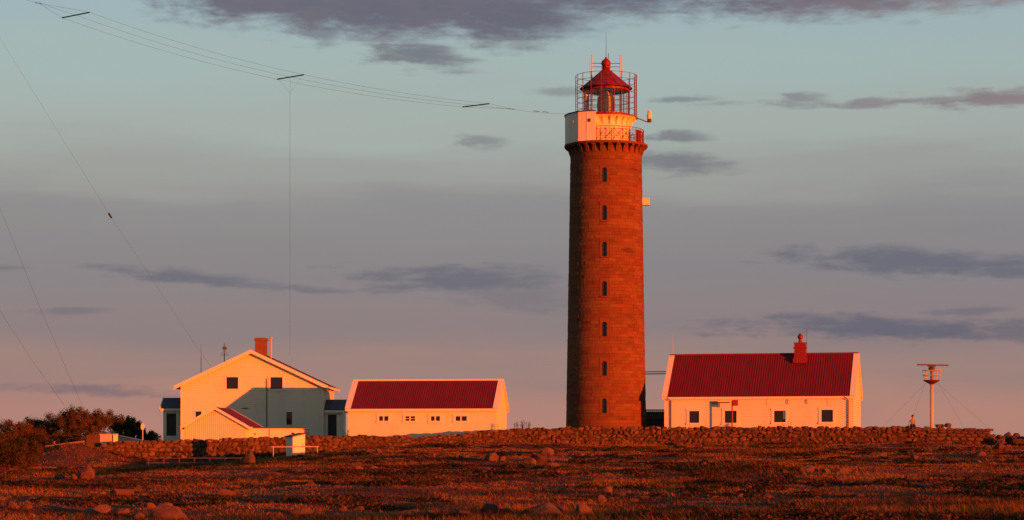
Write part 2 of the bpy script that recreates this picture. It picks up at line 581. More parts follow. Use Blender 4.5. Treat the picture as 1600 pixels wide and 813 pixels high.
me.polygons.foreach_set('use_smooth', np.ones(len(quads), dtype=bool))
me.materials.append(M['ground'])
me.update(); me.validate()
tag(link('ground', me), kind='structure')


def zy(y, Y):
    return EYE + (HZ - y) * Y / F


def xp(px, Y):
    return (px - 800) * Y / F


def hit(px, y):
    """where the sight line through a photo point meets the heath"""
    Y = np.arange(46, 179, .1)
    d = terrain((px - 800) * Y / F, Y) - (EYE - (y - HZ) * Y / F)
    k = np.argmax(d > 0) if (d > 0).any() else len(Y) - 1
    return xp(px, Y[k]), float(Y[k])


# ----------------------------------------------------------------- rocks
def rock_mesh(name, mat, seed, sub=2, boxy=0.0, cuts=9, smooth=True):
    rnd = random.Random(seed)
    bm = bmesh.new()
    bmesh.ops.create_icosphere(bm, subdivisions=sub, radius=1.0)
    if boxy:
        for v in bm.verts:
            c = v.co
            m_ = max(abs(c.x), abs(c.y), abs(c.z))
            v.co = c.lerp(c / m_ * .82, boxy)
    planes = []
    for _ in range(cuts):
        n = Vector((rnd.gauss(0, 1), rnd.gauss(0, 1), rnd.gauss(0, 1))).normalized()
        planes.append((n, rnd.uniform(.52, .82)))
    off = rnd.uniform(0, 50)
    for v in bm.verts:
        for n, d in planes:
            k = v.co.dot(n) - d
            if k > 0: v.co -= n * k
        nz = vnoise(np.array([v.co.x * 2.3 + off]), np.array([v.co.y * 2.3 + v.co.z * 1.7]), 5)[0]
        v.co *= 1 + .09 * nz
    me_ = bpy.data.meshes.new(name)
    bm.to_mesh(me_); bm.free()
    xs_ = np.array([v.co[:] for v in me_.vertices])
    lo_, hi_ = xs_.min(0), xs_.max(0)
    xs_ = (xs_ - (lo_ + hi_) / 2) / ((hi_ - lo_) / 2)          # unit half extents
    me_.vertices.foreach_set('co', xs_.astype(np.float32).ravel())
    me_.materials.append(mat)
    if smooth:
        me_.polygons.foreach_set('use_smooth', [True] * len(me_.polygons))
        try:
            me_.set_sharp_from_angle(angle=R(28))
        except Exception:
            pass
    me_.update()
    return me_


BOULDERS = [rock_mesh('boulder', M['rock'], 100 + k, 3, .45, 20) for k in range(9)]
POINTED = rock_mesh('boulder', M['rock'], 120, 3, .3, 9)
for v in POINTED.vertices:
    f_ = 1 - .42 * (v.co.z + 1)
    v.co.x *= f_; v.co.y *= f_
WSTONES = [rock_mesh('stone', M['wallrock'], 200 + k, 2, 1.0, 5, False) for k in range(14)]
ASHLAR = [rock_mesh('stone', M['ashlar'], 300 + k, 2, .95, 2) for k in range(5)]


# ----------------------------------------------------------------- lighthouse
TX, TY, Z0 = 8.82, 200.0, 2.25
LH = empty('lighthouse', (TX, TY, Z0))
tag(LH, 'tall round red-brown stone lighthouse with white gallery and red lantern roof', 'lighthouse')


def pol(beta, r, z):
    """beta in degrees from the camera side towards the right"""
    return (r * math.sin(R(beta)), -r * math.cos(R(beta)), z - Z0)


def rad(z):
    t = (z - 3.9) / 25.6
    return 3.74 - .40 * t + .05 * max(0, .5 - t) ** 2


ztop = 29.35
shaft = MB().lathe([(rad(z) - .37, z - Z0) for z in np.linspace(1.4, ztop + .5, 24)], 72).build('tower_shaft', M['mortar'], LH, True)
WIN = [(272.4), (332), (389), (450.8), (514), (575.6), (634)]
WB = -4.9
wz = [EYE + (HZ - y) * (TY - 3.5) / F for y in WIN]
hgt = .305
zc_edges = [1.4 + hgt * k for k in range(int((ztop - 1.4) / hgt) + 2)]
wspan = []
for z in wz:
    lo_ = max(e for e in zc_edges if e <= z - .80)
    hi_ = min(e for e in zc_edges if e >= z + .80)
    wspan.append((lo_, hi_))
rb = random.Random(5)
mb = MB()
HALF = .46
for k in range(len(zc_edges) - 1):
    za, zb = zc_edges[k] + .006, zc_edges[k + 1] - .006
    r = rad((za + zb) / 2)
    cut = any(lo_ < (za + zb) / 2 < hi_ for lo_, hi_ in wspan)
    n = int(round(2 * math.pi * r / rb.choice([.72, .8, .9])))
    edges = [-180 + WB + 360.0 * (i + rb.uniform(-.16, .16)) / n for i in range(n)]
    off = rb.uniform(0, 360.0 / n)
    edges = sorted(e + off for e in edges)
    edges.append(edges[0] + 360)
    dh = math.degrees(HALF / r)
    for i in range(n):
        a, b = edges[i], edges[i + 1]
        segs = [(a, b)]
        if cut:
            segs = []
            for sh in (-360, 0, 360):
                pass
            w0, w1 = WB - dh, WB + dh
            aa, bb = a, b
            if bb <= w0 or aa >= w1: segs = [(aa, bb)]
            else:
                if aa < w0: segs.append((aa, w0))
                if bb > w1: segs.append((w1, bb))
        for (sa, sb) in segs:
            g = math.degrees(.006 / r)
            if sb - sa < 4 * g: continue
            rr = r + rb.uniform(-.012, .016)
            m_ = (sa + sb) / 2
            vs_ = []
            for z in (za, zb):
                for ang in (sa + g, m_, sb - g):
                    vs_.append(pol(ang, rr, z))
                for ang in (sa + g, sb - g):
                    vs_.append(pol(ang, rr - .34, z))
            mb.add(vs_, [(0, 1, 6, 5), (1, 2, 7, 6), (0, 5, 8, 3), (2, 4, 9, 7), (0, 3, 4, 2, 1), (5, 6, 7, 9, 8)])
o = mb.build('stone_courses', M['tower'], shaft)
tag(o, kind='stuff')

for z, (lo_, hi_) in zip(wz, wspan):
    r = rad(z) + .012
    u = Vector((math.cos(R(WB)), math.sin(R(WB)), 0))
    nrm_ = Vector((math.sin(R(WB)), -math.cos(R(WB)), 0))
    org = nrm_ * r + Vector((0, 0, -Z0))
    P = lambda a, w, d: org + u * a + nrm_ * d + Vector((0, 0, w))
    hw, zb_, zs = .23, z - .70, z + .44
    hole = [(-hw, zb_), (-hw, z - .1), (-hw, zs)] + [(-hw * math.cos(t), zs + hw * math.sin(t)) for t in np.linspace(0.3, math.pi - .3, 7)] + [(hw, zs), (hw, z - .1), (hw, zb_)]
    oh = HALF - .006
    outer = [(-oh, lo_ + .01), (-oh, z - .1), (-oh, zs)] + [(-oh, zs + .25), (-oh, hi_ - .01), (-oh * .5, hi_ - .01), (0, hi_ - .01), (oh * .5, hi_ - .01), (oh, hi_ - .01), (oh, zs + .25)] + [(oh, zs), (oh, z - .1), (oh, lo_ + .01)]
    n = len(hole)
    vs_ = [P(a, w, -.02) for a, w in outer] + [P(a, w, .0) for a, w in hole] + [P(a, w, -.34) for a, w in hole] + [P(a, w, -.10) for a, w in outer]
    fs_ = []
    for i in range(n):
        j = (i + 1) % n
        fs_.append((i, j, n + j, n + i))
        fs_.append((n + i, n + j, 2 * n + j, 2 * n + i))
        fs_.append((j, i, 3 * n + i, 3 * n + j))
    w = MB().add(vs_, fs_).build('window', M['tower'], LH)
    MB().add([P(a, ww, -.30) for a, ww in hole], [tuple(range(n))]).build('pane', M['pane'], w)
    fr = MB()
    fr.obox(P(0, z - .05, -.27), u * .018, nrm_ * .02, Vector((0, 0, .66)))
    for q in (-.3, .1, .42):
        fr.obox(P(0, z + q, -.27), u * hw, nrm_ * .015, Vector((0, 0, .014)))
    fr.build('glazing_bar', M['rust'], w)
    MB().obox(P(0, zb_ - .05, .03), u * .33, nrm_ * .06, Vector((0, 0, .045))).build('sill', M['tower'], w)

# corbelled gallery
ZG = 30.22
gal = MB().lathe([(3.2, ZG - 1.15 - Z0), (3.36, ZG - 1.12 - Z0), (3.40, ZG - 1.0 - Z0), (3.33, ZG - .98 - Z0), (3.33, ZG - .24 - Z0), (3.86, ZG - .24 - Z0),
                  (3.92, ZG - .18 - Z0), (3.92, ZG - .04 - Z0), (3.86, ZG - Z0), (0.1, ZG - Z0)], 84).build('gallery', M['tower'], LH)
prof = [(3.30, -.98), (3.40, -.96), (3.48, -.80), (3.52, -.62), (3.62, -.44), (3.82, -.34), (3.84, -.245), (3.30, -.245)]
cme = None
for k in range(30):
    a = 360.0 * k / 30 + 3
    if cme is None:
        c = MB()
        vs_ = [(-.15, -p[0], ZG + p[1] - Z0) for p in prof] + [(.15, -p[0], ZG + p[1] - Z0) for p in prof]
        m_ = len(prof)
        c.add(vs_, [tuple(range(m_)), tuple(reversed(range(m_, 2 * m_)))] + [(i, m_ + i, m_ + (i + 1) % m_, (i + 1) % m_) for i in range(m_)])
        cme = c.mesh('corbel', M['tower'])
    link('corbel', cme, LH, rot=(0, 0, R(a)))

# white drum under the lantern
ZD = 32.82
drum = MB().lathe([(2.32, ZG - Z0), (2.30, ZD - .75 - Z0), (2.36, ZD - .45 - Z0), (2.60, ZD - .20 - Z0), (2.88, ZD - .12 - Z0), (2.90, ZD - .02 - Z0)], 64).build('drum', M['white_clean'], LH, True)
MB().lathe([(2.86, ZD - .10 - Z0), (2.97, ZD - .10 - Z0), (2.97, ZD - Z0), (.1, ZD + .01 - Z0)], 64).build('lantern_deck', M['red'], LH)
bme = None
for k in range(24):
    if bme is None:
        b_ = MB()
        pr = [(2.28, -.95), (2.42, -.85), (2.50, -.55), (2.84, -.2), (2.84, -.125), (2.28, -.125)]
        m_ = len(pr)
        b_.add([(-.045, -p[0], ZD + p[1] - Z0) for p in pr] + [(.045, -p[0], ZD + p[1] - Z0) for p in pr],
               [tuple(range(m_)), tuple(reversed(range(m_, 2 * m_)))] + [(i, m_ + i, m_ + (i + 1) % m_, (i + 1) % m_) for i in range(m_)])
        bme = b_.mesh('bracket', M['white_clean'])
    link('bracket', bme, LH, rot=(0, 0, R(15 * k + 7)))

# equipment cabin on the gallery
poly = [(-1.15, -3.46), (-1.9, -3.22), (-2.70, -2.88), (-3.52, -1.62), (-3.86, -.45), (-3.80, .75), (-2.2, .75), (-1.0, -2.15)]
cab = MB().prism(poly, ZG - Z0, 32.92 - Z0).build('cabin', M['white_clean'], LH)
poly2 = [(x * 1.018, y * 1.018) for x, y in poly[:6]] + poly[6:]
MB().prism(poly2, 32.92 - Z0, 33.02 - Z0).build('cabin_roof', M['slate'], cab)
MB().prism([(x * 1.006, y * 1.006) for x, y in poly[:6]] + poly[6:], ZG - Z0 + .002, ZG + .12 - Z0).build('plinth', M['white'], cab)
def on_face(p, q, t, z, d):
    a, b = Vector((p[0], p[1], 0)), Vector((q[0], q[1], 0))
    u_ = (b - a).normalized(); n_ = Vector((u_.y, -u_.x, 0))
    if n_.dot(a + b) < 0: n_ = -n_
    return a.lerp(b, t) + n_ * d + Vector((0, 0, z - Z0)), u_, n_
c_, u_, n_ = on_face(poly[0], poly[1], .75, 32.1, .012)
MB().obox(c_, u_ * .14, n_ * .012, Vector((0, 0, .16))).build('hatch', M['rust'], cab)
c_, u_, n_ = on_face(poly[2], poly[3], .45, 32.1, .07)
MB().obox(c_, u_ * .05, n_ * .07, Vector((0, 0, .12))).build('face_box', M['white_clean'], cab)  # small raised white box on the left cabin face
c_, u_, n_ = on_face(poly[1], poly[2], .02, 31.56, .015)
MB().obox(c_, u_ * .02, n_ * .015, Vector((0, 0, 1.3))).build('corner_strip', M['white'], cab)

# gallery railing
rl = 3.52
angs = [-17 + 13.2 * k for k in range(19)]
rail0, rail1 = angs[0], angs[-1]
pm = MB().path([(0, -rl, 0), (0, -rl, 1.36)], .035, 6).mesh('rail_post', M['cage'])
for a in angs:
    link('rail_post', pm, LH, loc=(0, 0, ZG - Z0), rot=(0, 0, R(a)))
for z, r_ in ((1.34, .032), (1.12, .02), (.22, .022)):
    MB().path([pol(a, rl, ZG + z) for a in np.linspace(rail0, rail1, 70)], r_, 5).build('rail', M['cage'], LH)
lm = MB()
dlt = 13.2
for (a0_, z0_, a1_, z1_) in ((0, .22, dlt, 1.12), (0, 1.12, dlt, .22), (dlt / 2, .22, dlt / 2, 1.34), (0, .67, dlt, .67)):
    lm.path([(rl * math.sin(R(a0_)), -rl * math.cos(R(a0_)), z0_), (rl * math.sin(R(a1_)), -rl * math.cos(R(a1_)), z1_)], .021, 4)
lme = lm.mesh('lattice', M['cage'])
for a in angs[:-1]:
    link('lattice', lme, LH, loc=(0, 0, ZG - Z0), rot=(0, 0, R(a)))
c_ = Vector(pol(64, 3.3, ZG + .62))
MB().obox(c_, Vector((math.cos(R(64)), math.sin(R(64)), 0)) * .38, Vector((math.sin(R(64)), -math.cos(R(64)), 0)) * .12, Vector((0, 0, .6))).build('locker', M['red'], LH)

# lantern room
LR, ZR = 2.10, 35.50
MB().lathe([(LR + .08, ZD - Z0), (LR + .08, ZD + .28 - Z0), (LR - .06, ZD + .30 - Z0)], 48).build('lantern_sill', M['red'], LH)
MB().lathe([(LR + .05, ZR - .22 - Z0), (LR + .05, ZR - Z0), (LR - .05, ZR - Z0), (LR - .05, ZR - .22 - Z0), (LR + .05, ZR - .22 - Z0)], 48).build('lantern_head', M['red'], LH)
NPN = 12
a_step = 360.0 / NPN
hw = LR * math.sin(R(a_step / 2)) - .03
ap = LR * math.cos(R(a_step / 2))
gp = MB().add([(-hw, -ap, ZD + .30 - Z0), (hw, -ap, ZD + .30 - Z0), (hw, -ap, ZR - .22 - Z0), (-hw, -ap, ZR - .22 - Z0)], [(0, 1, 2, 3)]).mesh('pane', M['glass'])
bp_ = MB().box(-hw, hw, -ap - .02, -ap + .02, ZD + .30 - Z0, ZR - .22 - Z0).mesh('blind_panel', M['white'])
gb_ = MB().box(-.028, .028, -LR - .03, -LR + .03, ZD + .30 - Z0, ZR - .22 - Z0).mesh('glazing_bar', M['cage'])
hbm = MB().box(-hw, hw, -ap - .03, -ap - .002, ZD + 1.4 - .018 - Z0, ZD + 1.4 + .018 - Z0).mesh('transom', M['cage'])
for k in range(NPN):
    a = k * a_step + 4
    if k in (9, 8):
        link('blind_panel', bp_, LH, rot=(0, 0, R(a)))
    else:
        p_ = link('pane', gp, LH, rot=(0, 0, R(a)))
        link('transom', hbm, p_)
    link('glazing_bar', gb_, LH, rot=(0, 0, R(a + a_step / 2)))
MB().lathe([(2.05, ZR - .2 - Z0), (.02, ZR - .12 - Z0)], 40).build('lantern_ceiling', M['wood'], LH)
# beehive lens of stacked rings
lp = [(.42, ZD)]
for k in range(17):
    t = k / 16.0
    z = ZD + .35 + 2.0 * t
    r_ = .84 * math.sqrt(max(.02, 1 - (abs(t - .40) / .64) ** 2.4))
    lp += [(r_ - .035, z), (r_ + .01, z + .02), (r_ + .01, z + .085), (r_ - .035, z + .105)]
lp += [(.2, ZD + 2.5), (.02, ZD + 2.52)]
MB().lathe([(r_, z - Z0) for r_, z in lp], 24).build('lens', M['lens'], LH)
lf = MB()
for k in range(8):
    a = R(k * 45 + 10)
    lf.path([(math.cos(a) * r_, math.sin(a) * r_, z - Z0) for r_, z in [(.62, ZD), (.80, ZD + .5), (.86, ZD + 1.2), (.76, ZD + 1.9), (.4, ZD + 2.35)]], .014, 4)
lf.build('lens_frame', M['rust'], LH)
# roof, ball, rod
rp_ = [(2.36, ZR - .02), (2.46, ZR + .00), (2.46, ZR + .07), (1.9, ZR + .50), (1.3, ZR + 1.00), (.8, ZR + 1.42), (.42, ZR + 1.75), (.30, ZR + 1.93)]
roof = MB().lathe([(r_, z - Z0) for r_, z in rp_], 32).build('lantern_roof', M['red'], LH)
seam = MB()
for k in range(16):
    a = R(k * 22.5)
    seam.path([(math.cos(a) * (r_ + .01), math.sin(a) * (r_ + .01), z - Z0) for r_, z in rp_[2:]], .022, 4)
seam.build('seam', M['red'], roof)
bl = [(.28, ZR + 1.90), (.40, ZR + 1.96), (.46, ZR + 2.0), (.30, ZR + 2.06)]
bl += [(.02 + .43 * math.cos(t), ZR + 2.42 + .43 * math.sin(t)) for t in np.linspace(-.95, 1.2, 9)] + [(.12, ZR + 2.86), (.10, ZR + 3.0), (.02, ZR + 3.0)]
MB().lathe([(r_, z - Z0) for r_, z in bl], 24).build('ball', M['red'], roof, True)
MB().path([(0, 0, ZR + 2.9 - Z0), (0, 0, 40.9 - Z0)], .028, 5, .012).build('lightning_rod', M['wire'], roof)
MB().path([(.2, -.1, ZR + 2.8 - Z0), (.22, -.1, ZR + 3.35 - Z0)], .03, 5).build('whip_aerial', M['rust'], roof)
# pole aerials beside the ball
for s in (-1, 1):
    x = s * 1.33
    t_ = MB()
    t_.path([(x, .1, ZR + .95 - Z0), (x, .1, 38.75 - Z0)], .05, 6)
    t_.build('aerial_pole', M['mast'], LH)
    t_ = MB()
    for z in (37.62, 37.95):
        t_.path([(x, .1, z - Z0), (s * .3, 0, z - .02 - Z0)], .032, 5)
    t_.build('aerial_bracket', M['rust'], LH)
    t_ = MB()
    t_.path([(x - s * .0 + .16 * math.cos(t), .1, 38.55 + .2 * math.sin(t) - Z0) for t in np.linspace(-1.2, 1.9, 8)], .018, 4)
    t_.path([(x + s * .16, .1, 38.4 - Z0), (x + s * .18, .1, 37.0 - Z0)], .022, 4)
    t_.build('loop_aerial', M['mast'], LH)
# bird cage of posts and hoops round the lantern
CR, CT = 2.84, 36.78
pm = MB().path([(0, -CR, ZD - Z0), (0, -CR, CT - Z0)], .036, 6).mesh('cage_post', M['cage'])
for k in range(18):
    link('cage_post', pm, LH, rot=(0, 0, R(20 * k + 8)))
for z in (ZD + .55, ZD + 1.15, ZD + 1.65, ZD + 2.15, ZD + 2.72, ZD + 3.35, CT - .05):
    MB().path([pol(a, CR, z) for a in np.linspace(0, 360, 49)], .02, 4, cap=False).build('cage_hoop', M['cage'], LH)
lad = MB()
for s in (-.17, .17):
    lad.path([(s, -CR - .04, ZD - Z0), (s, -CR - .04, CT - Z0)], .032, 5)
for k in range(14):
    lad.path([(-.17, -CR - .04, ZD + .2 + .27 * k - Z0), (.17, -CR - .04, ZD + .2 + .27 * k - Z0)], .018, 4)
o = lad.build('ladder', M['cage'], LH); o.rotation_euler = (0, 0, R(76))
# beacon on an arm
arm = MB().path([(2.6, -.6, 32.78 - Z0), (3.3, -.6, 32.55 - Z0), (3.75, -.6, 32.36 - Z0), (4.15, -.6, 32.36 - Z0)], .05, 6).build('beacon_arm', M['rust'], LH)
MB().lathe([(.02, 32.32 - Z0), (.2, 32.32 - Z0), (.2, 32.62 - Z0), (.12, 32.64 - Z0)], 16, c=(4.02, -.6)).build('beacon_base', M['rust'], arm)
MB().lathe([(.2, 32.62 - Z0), (.24, 32.7 - Z0), (.24, 33.05 - Z0), (.17, 33.1 - Z0), (.17, 33.3 - Z0), (.1, 33.42 - Z0), (.01, 33.46 - Z0)], 16, c=(4.02, -.6)).build('beacon_dome', M['white_clean'], arm, True)
o = MB().box(3.28, 4.05, -.35, .35, 24.62 - Z0, 25.2 - Z0).build('wall_box', M['white_clean'], LH)
MB().box(3.26, 4.10, -.40, .40, 25.203 - Z0, 25.26 - Z0).build('lid', M['white'], o)


# ----------------------------------------------------------------- building kit
def subtract(iv, holes):
    out = [iv]
    for (a, b) in holes:
        nxt = []
        for (s, e) in out:
            if b <= s or a >= e: nxt.append((s, e)); continue
            if a > s: nxt.append((s, a))
            if b < e: nxt.append((b, e))
        out = nxt
    return out


def wall_sheet(P, um, uM, z0, z1, holes, step=None, lap=.02, breaks=()):
    """wall surface with real openings; um/uM give the outline at height w; boards lap when step is set"""
    mb_ = MB()
    zs_ = {z0, z1} | set(b for b in breaks if z0 < b < z1)
    for (a, b, c, d) in holes: zs_ |= {c, d}
    rows = []
    if step:
        k = 0
        while z0 + k * step < z1:
            zs_.add(z0 + k * step); zs_.add(min(z1, z0 + (k + .84) * step)); k += 1
    zs_ = sorted(z for z in zs_ if z0 - 1e-6 <= z <= z1 + 1e-6)
    for wa, wb in zip(zs_[:-1], zs_[1:]):
        if wb - wa < 1e-4: continue
        if step:
            k = math.floor((wa - z0) / step + 1e-6)
            r0 = z0 + k * step
            groove = (wa - r0) / step > .83
            oa, ob = (-.045, -.045) if groove else (lap * (1 - (wa - r0) / step), lap * (1 - (wb - r0) / step))
        else:
            r0 = None; oa = ob = 0
        mid = (wa + wb) / 2
        hs = [(a, b) for (a, b, c, d) in holes if c < mid < d]
        L0, R0, L1, R1 = um(wa), uM(wa), um(wb), uM(wb)
        if R1 - L1 < 1e-4: L1 = R1 = (L1 + R1) / 2
        for (s, e) in subtract((min(L0, L1) - 1, max(R0, R1) + 1), hs):
            sa, ea = max(s, L0), min(e, R0)
            sb, eb = max(s, L1), min(e, R1)
            if ea - sa < 1e-4 and eb - sb < 1e-4: continue
            if eb < sb: sb = eb = (sb + eb) / 2
            mb_.add([P(sa, wa, oa), P(ea, wa, oa), P(eb, wb, ob), P(sb, wb, ob)], [(0, 1, 2, 3)])
            if step and abs(wa - r0) < 1e-6 and wa > z0 + 1e-6:
                mb_.add([P(sa, wa, -.045), P(ea, wa, -.045), P(ea, wa, lap), P(sa, wa, lap)], [(0, 1, 2, 3)])
    return mb_


def front_window(parent, y0, x0, x1, z0, z1, mull=0, trim=.12, mat='white_clean', sill=True, depth=.09, bar=0, curtain=None):
    """opening x0..x1 / z0..z1 in a wall on the plane y = y0 that faces -y"""
    w = MB()
    t = trim
    w.box(x0 - t, x0, y0 - .05, y0 + depth, z0, z1)
    w.box(x1, x1 + t, y0 - .05, y0 + depth, z0, z1)
    w.box(x0 - t - .03, x1 + t + .03, y0 - .06, y0 + depth, z1, z1 + t)
    w.box(x0 - t - .03, x1 + t + .03, y0 - .09, y0 + depth, z0 - t * .8, z0)
    o_ = w.build('window', M[mat], parent)
    MB().add([(x0, y0 + depth - .02, z0), (x1, y0 + depth - .02, z0), (x1, y0 + depth - .02, z1), (x0, y0 + depth - .02, z1)], [(0, 1, 2, 3)]).build('pane', M['pane'], o_)
    s = .035
    sash = MB()
    sash.box(x0, x0 + s, y0 + .02, y0 + depth - .025, z0, z1)
    sash.box(x1 - s, x1, y0 + .02, y0 + depth - .025, z0, z1)
    sash.box(x0 + s, x1 - s, y0 + .02, y0 + depth - .025, z1 - s, z1)
    sash.box(x0 + s, x1 - s, y0 + .02, y0 + depth - .025, z0, z0 + s)
    sash.build('sash', M['dark'] if not mull else M[mat], o_)
    for k in range(mull):
        xm = x0 + (x1 - x0) * (k + 1) / (mull + 1)
        MB().box(xm - .05, xm + .05, y0 + .0, y0 + depth - .026, z0 + s, z1 - s).build('mullion', M[mat], o_)
    for k in range(bar):
        zm = z0 + (z1 - z0) * (k + 1) / (bar + 1)
        MB().box(x0 + s, x1 - s, y0 + .03, y0 + depth - .027, zm - .02, zm + .02).build('transom', M[mat], o_)
    if curtain:
        a, b, c, d = curtain
        MB().box(a, b, y0 + depth - .022, y0 + depth - .0205, c, d).build('blind', M['white'], o_)
    return o_


def front_door(parent, y0, x0, x1, z0, z1, mat='dark', trim=.12):
    f_ = MB()
    f_.box(x0 - trim, x0, y0 - .05, y0 + .10, z0, z1)
    f_.box(x1, x1 + trim, y0 - .05, y0 + .10, z0, z1)
    f_.box(x0 - trim, x1 + trim, y0 - .055, y0 + .10, z1, z1 + trim)
    d_ = MB().box(x0, x1, y0 + .05, y0 + .09, z0, z1).build('door', M[mat], parent)
    f_.build('frame', M['white_clean'], d_)
    pn = MB()
    h = z1 - z0
    for (a, b) in ((.08, .42), (.5, .92)):
        pn.box(x0 + .14, x1 - .14, y0 + .035, y0 + .048, z0 + h * a, z0 + h * b)
    pn.build('panel', M[mat], d_)
    MB().obox((x1 - .1, y0 + .02, z0 + 1.0), (.05, 0, 0), (0, .03, 0), (0, 0, .015)).build('handle', M['steel'], d_)
    return d_


def ribbed_slope(e0, e1, r0, r1, period=.22, amp=.022):
    """roof sheet with running ribs from an eave line e0-e1 up to a ridge line r0-r1"""
    e0, e1, r0, r1 = map(Vector, (e0, e1, r0, r1))
    n_ = (e1 - e0).cross(r0 - e0).normalized()
    if n_.z < 0: n_ = -n_
    L_ = (e1 - e0).length
    cols = int(L_ / period) * 4
    vs_, fs_ = [], []
    rows = 6
    for i in range(cols + 1):
        t = i / cols
        h = (0, .7, 1.0, .7)[i % 4] * amp
        for j in range(rows + 1):
            s = j / rows
            p_ = e0.lerp(e1, t).lerp(r0.lerp(r1, t), s)
            vs_.append(p_ + n_ * h)
    for i in range(cols):
        for j in range(rows):
            a = i * (rows + 1) + j
            b = a + rows + 1
            fs_.append((a, b, b + 1, a + 1))
    return MB().add(vs_, fs_)


def slab(e0, e1, r0, r1, th):
    e0, e1, r0, r1 = map(Vector, (e0, e1, r0, r1))
    n_ = (e1 - e0).cross(r0 - e0).normalized()
    if n_.z < 0: n_ = -n_
    d = n_ * th
    return MB().add([e0, e1, r1, r0, e0 - d, e1 - d, r1 - d, r0 - d], [(0, 1, 2, 3), (7, 6, 5, 4), (0, 4, 5, 1), (1, 5, 6, 2), (2, 6, 7, 3), (3, 7, 4, 0)])


def long_house(root, L_, D, zg, ze, zr, holes, step, ov=.22, vo=.16, cap=.42, mat='white', ridge='red', period=.22):
    """house whose ridge runs along x; front wall on y=0; heights are local"""
    fr = wall_sheet(lambda u, w, o_: (u, -o_, w), lambda w: 0, lambda w: L_, zg, ze, holes, step)
    fr.build('front_wall', M[mat], root)
    wall_sheet(lambda u, w, o_: (L_ - u, D + o_, w), lambda w: 0, lambda w: L_, zg, ze, [], step).build('rear_wall', M[mat], root)
    g0 = lambda w: 0 if w <= ze else (w - ze) / (zr - ze) * D / 2
    g1 = lambda w: D - g0(w)
    for nm, Pf in (('gable_wall', lambda u, w, o_: (L_ + o_, u, w)), ('gable_wall', lambda u, w, o_: (-o_, D - u, w))):
        wall_sheet(Pf, g0, g1, zg, zr - .02, [], step, breaks=(ze,)).build(nm, M[mat], root)
    sl = (zr - ze) / (D / 2)
    n_off = .06
    for s in (0, 1):
        ye, yr = (-ov, D / 2) if s == 0 else (D + ov, D / 2)
        ez = ze - ov * sl
        up = Vector((0, 0, n_off))
        e0, e1 = Vector((-vo, ye, ez)) + up, Vector((L_ + vo, ye, ez)) + up
        r0, r1 = Vector((-vo, yr, zr)) + up, Vector((L_ + vo, yr, zr)) + up
        rf = slab(e0, e1, r0, r1, .10).build('roof_deck', M['white_clean'], root)
        up2 = Vector((0, 0, .012))
        sh = ribbed_slope(e0 + up2 + Vector((cap * .8, 0, 0)), e1 + up2 - Vector((cap * .8, 0, 0)), r0 + up2 + Vector((cap * .8, 0, 0)), r1 + up2 - Vector((cap * .8, 0, 0)), period)
        sh.build('roof_sheet', M['red_roof'], rf)
        # white verge boards on both ends
        for (xa, xb) in ((-vo - .05, -vo + cap), (L_ + vo - cap, L_ + vo + .05)):
            u3 = Vector((0, 0, .075))
            slab(Vector((xa, ye - (.03 if s == 0 else -.03), ez)) + up + u3, Vector((xb, ye - (.03 if s == 0 else -.03), ez)) + up + u3,
                 Vector((xa, yr, zr)) + up + u3, Vector((xb, yr, zr)) + up + u3, .05).build('verge_board', M['white_clean'], rf)
        # gutter / fascia
        yf = ye - .02 if s == 0 else ye + .02
        MB().box(-vo, L_ + vo, min(ye, yf) - .015, max(ye, yf) + .015, ez - .13, ez + .03).build('fascia', M['white_clean'], rf)
    MB().path([(-vo, D / 2, zr + .09), (L_ + vo, D / 2, zr + .09)], .09, 8).build('ridge_cap', M[ridge], root)


# ----------------------------------------------------------------- long white house on the right
PHI = 14.0
BX, BY = 13.99, 195.9
rz = -R(PHI)
ux, uy = Vector((math.cos(rz), math.sin(rz))), Vector((-math.sin(rz), math.cos(rz)))


def solve_u(px, bx, by, rz_):
    """distance along a front wall from its corner to the photo column px"""
    k = (px - 800) / F
    c, s = math.cos(rz_), math.sin(rz_)
    return (k * by - bx) / (c - k * s)


def face_z(y, bx, by, rz_, u_):
    return zy(y, by + math.sin(rz_) * u_)


B1 = empty('long_house', (BX, BY, 2.2), rz)
tag(B1, 'long white house with red sheet roof and red chimney, right of the lighthouse', 'house')
L1 = solve_u(1333, BX, BY, rz)
D1 = 8.0
ze1, zr1 = zy(618.6, BY) - 2.2, zy(555, BY + 3.9) - 2.2 - .1
holes = []
wins = [(1077, 1092.5, 642.5, 661), (1132.5, 1151, 642, 661), (1209.5, 1227.5, 642, 660), (1283.5, 1301.5, 640.5, 659.5)]
for (a, b, c, d) in wins:
    ua, ub = solve_u(a, BX, BY, rz), solve_u(b, BX, BY, rz)
    um_ = (ua + ub) / 2
    holes.append((ua, ub, face_z(d, BX, BY, rz, um_) - 2.2, face_z(c, BX, BY, rz, um_) - 2.2))
long_house(B1, L1, D1, -1.0, ze1, zr1, holes, .22, cap=.45, ridge='red')
for i, h_ in enumerate(holes):
    cur = (h_[1] - .2, h_[1] - .03, h_[2] + .3, h_[3] - .04) if i == 2 else None
    front_window(B1, 0, *h_, trim=.24, curtain=cur)
for px in (1048.5, 1325.5):
    u0 = solve_u(px, BX, BY, rz)
    d_ = -1 if px < 1200 else -1
    MB().path([(u0 - .35, -.26, ze1 - .20), (u0 - .12, -.22, ze1 - .36), (u0, -.10, ze1 - .5), (u0, -.09, -.6)], .045, 6).build('downpipe', M['rust'], B1)
for px in (1231, 1261):
    u0 = solve_u(px, BX, BY, rz)
    MB().path([(u0, -.03, ze1 - .42), (u0, -.12, ze1 - .5), (u0, -.12, ze1 - .75), (u0 + .06, -.12, ze1 - .8)], .035, 5).build('wall_hook', M['dark'], B1)
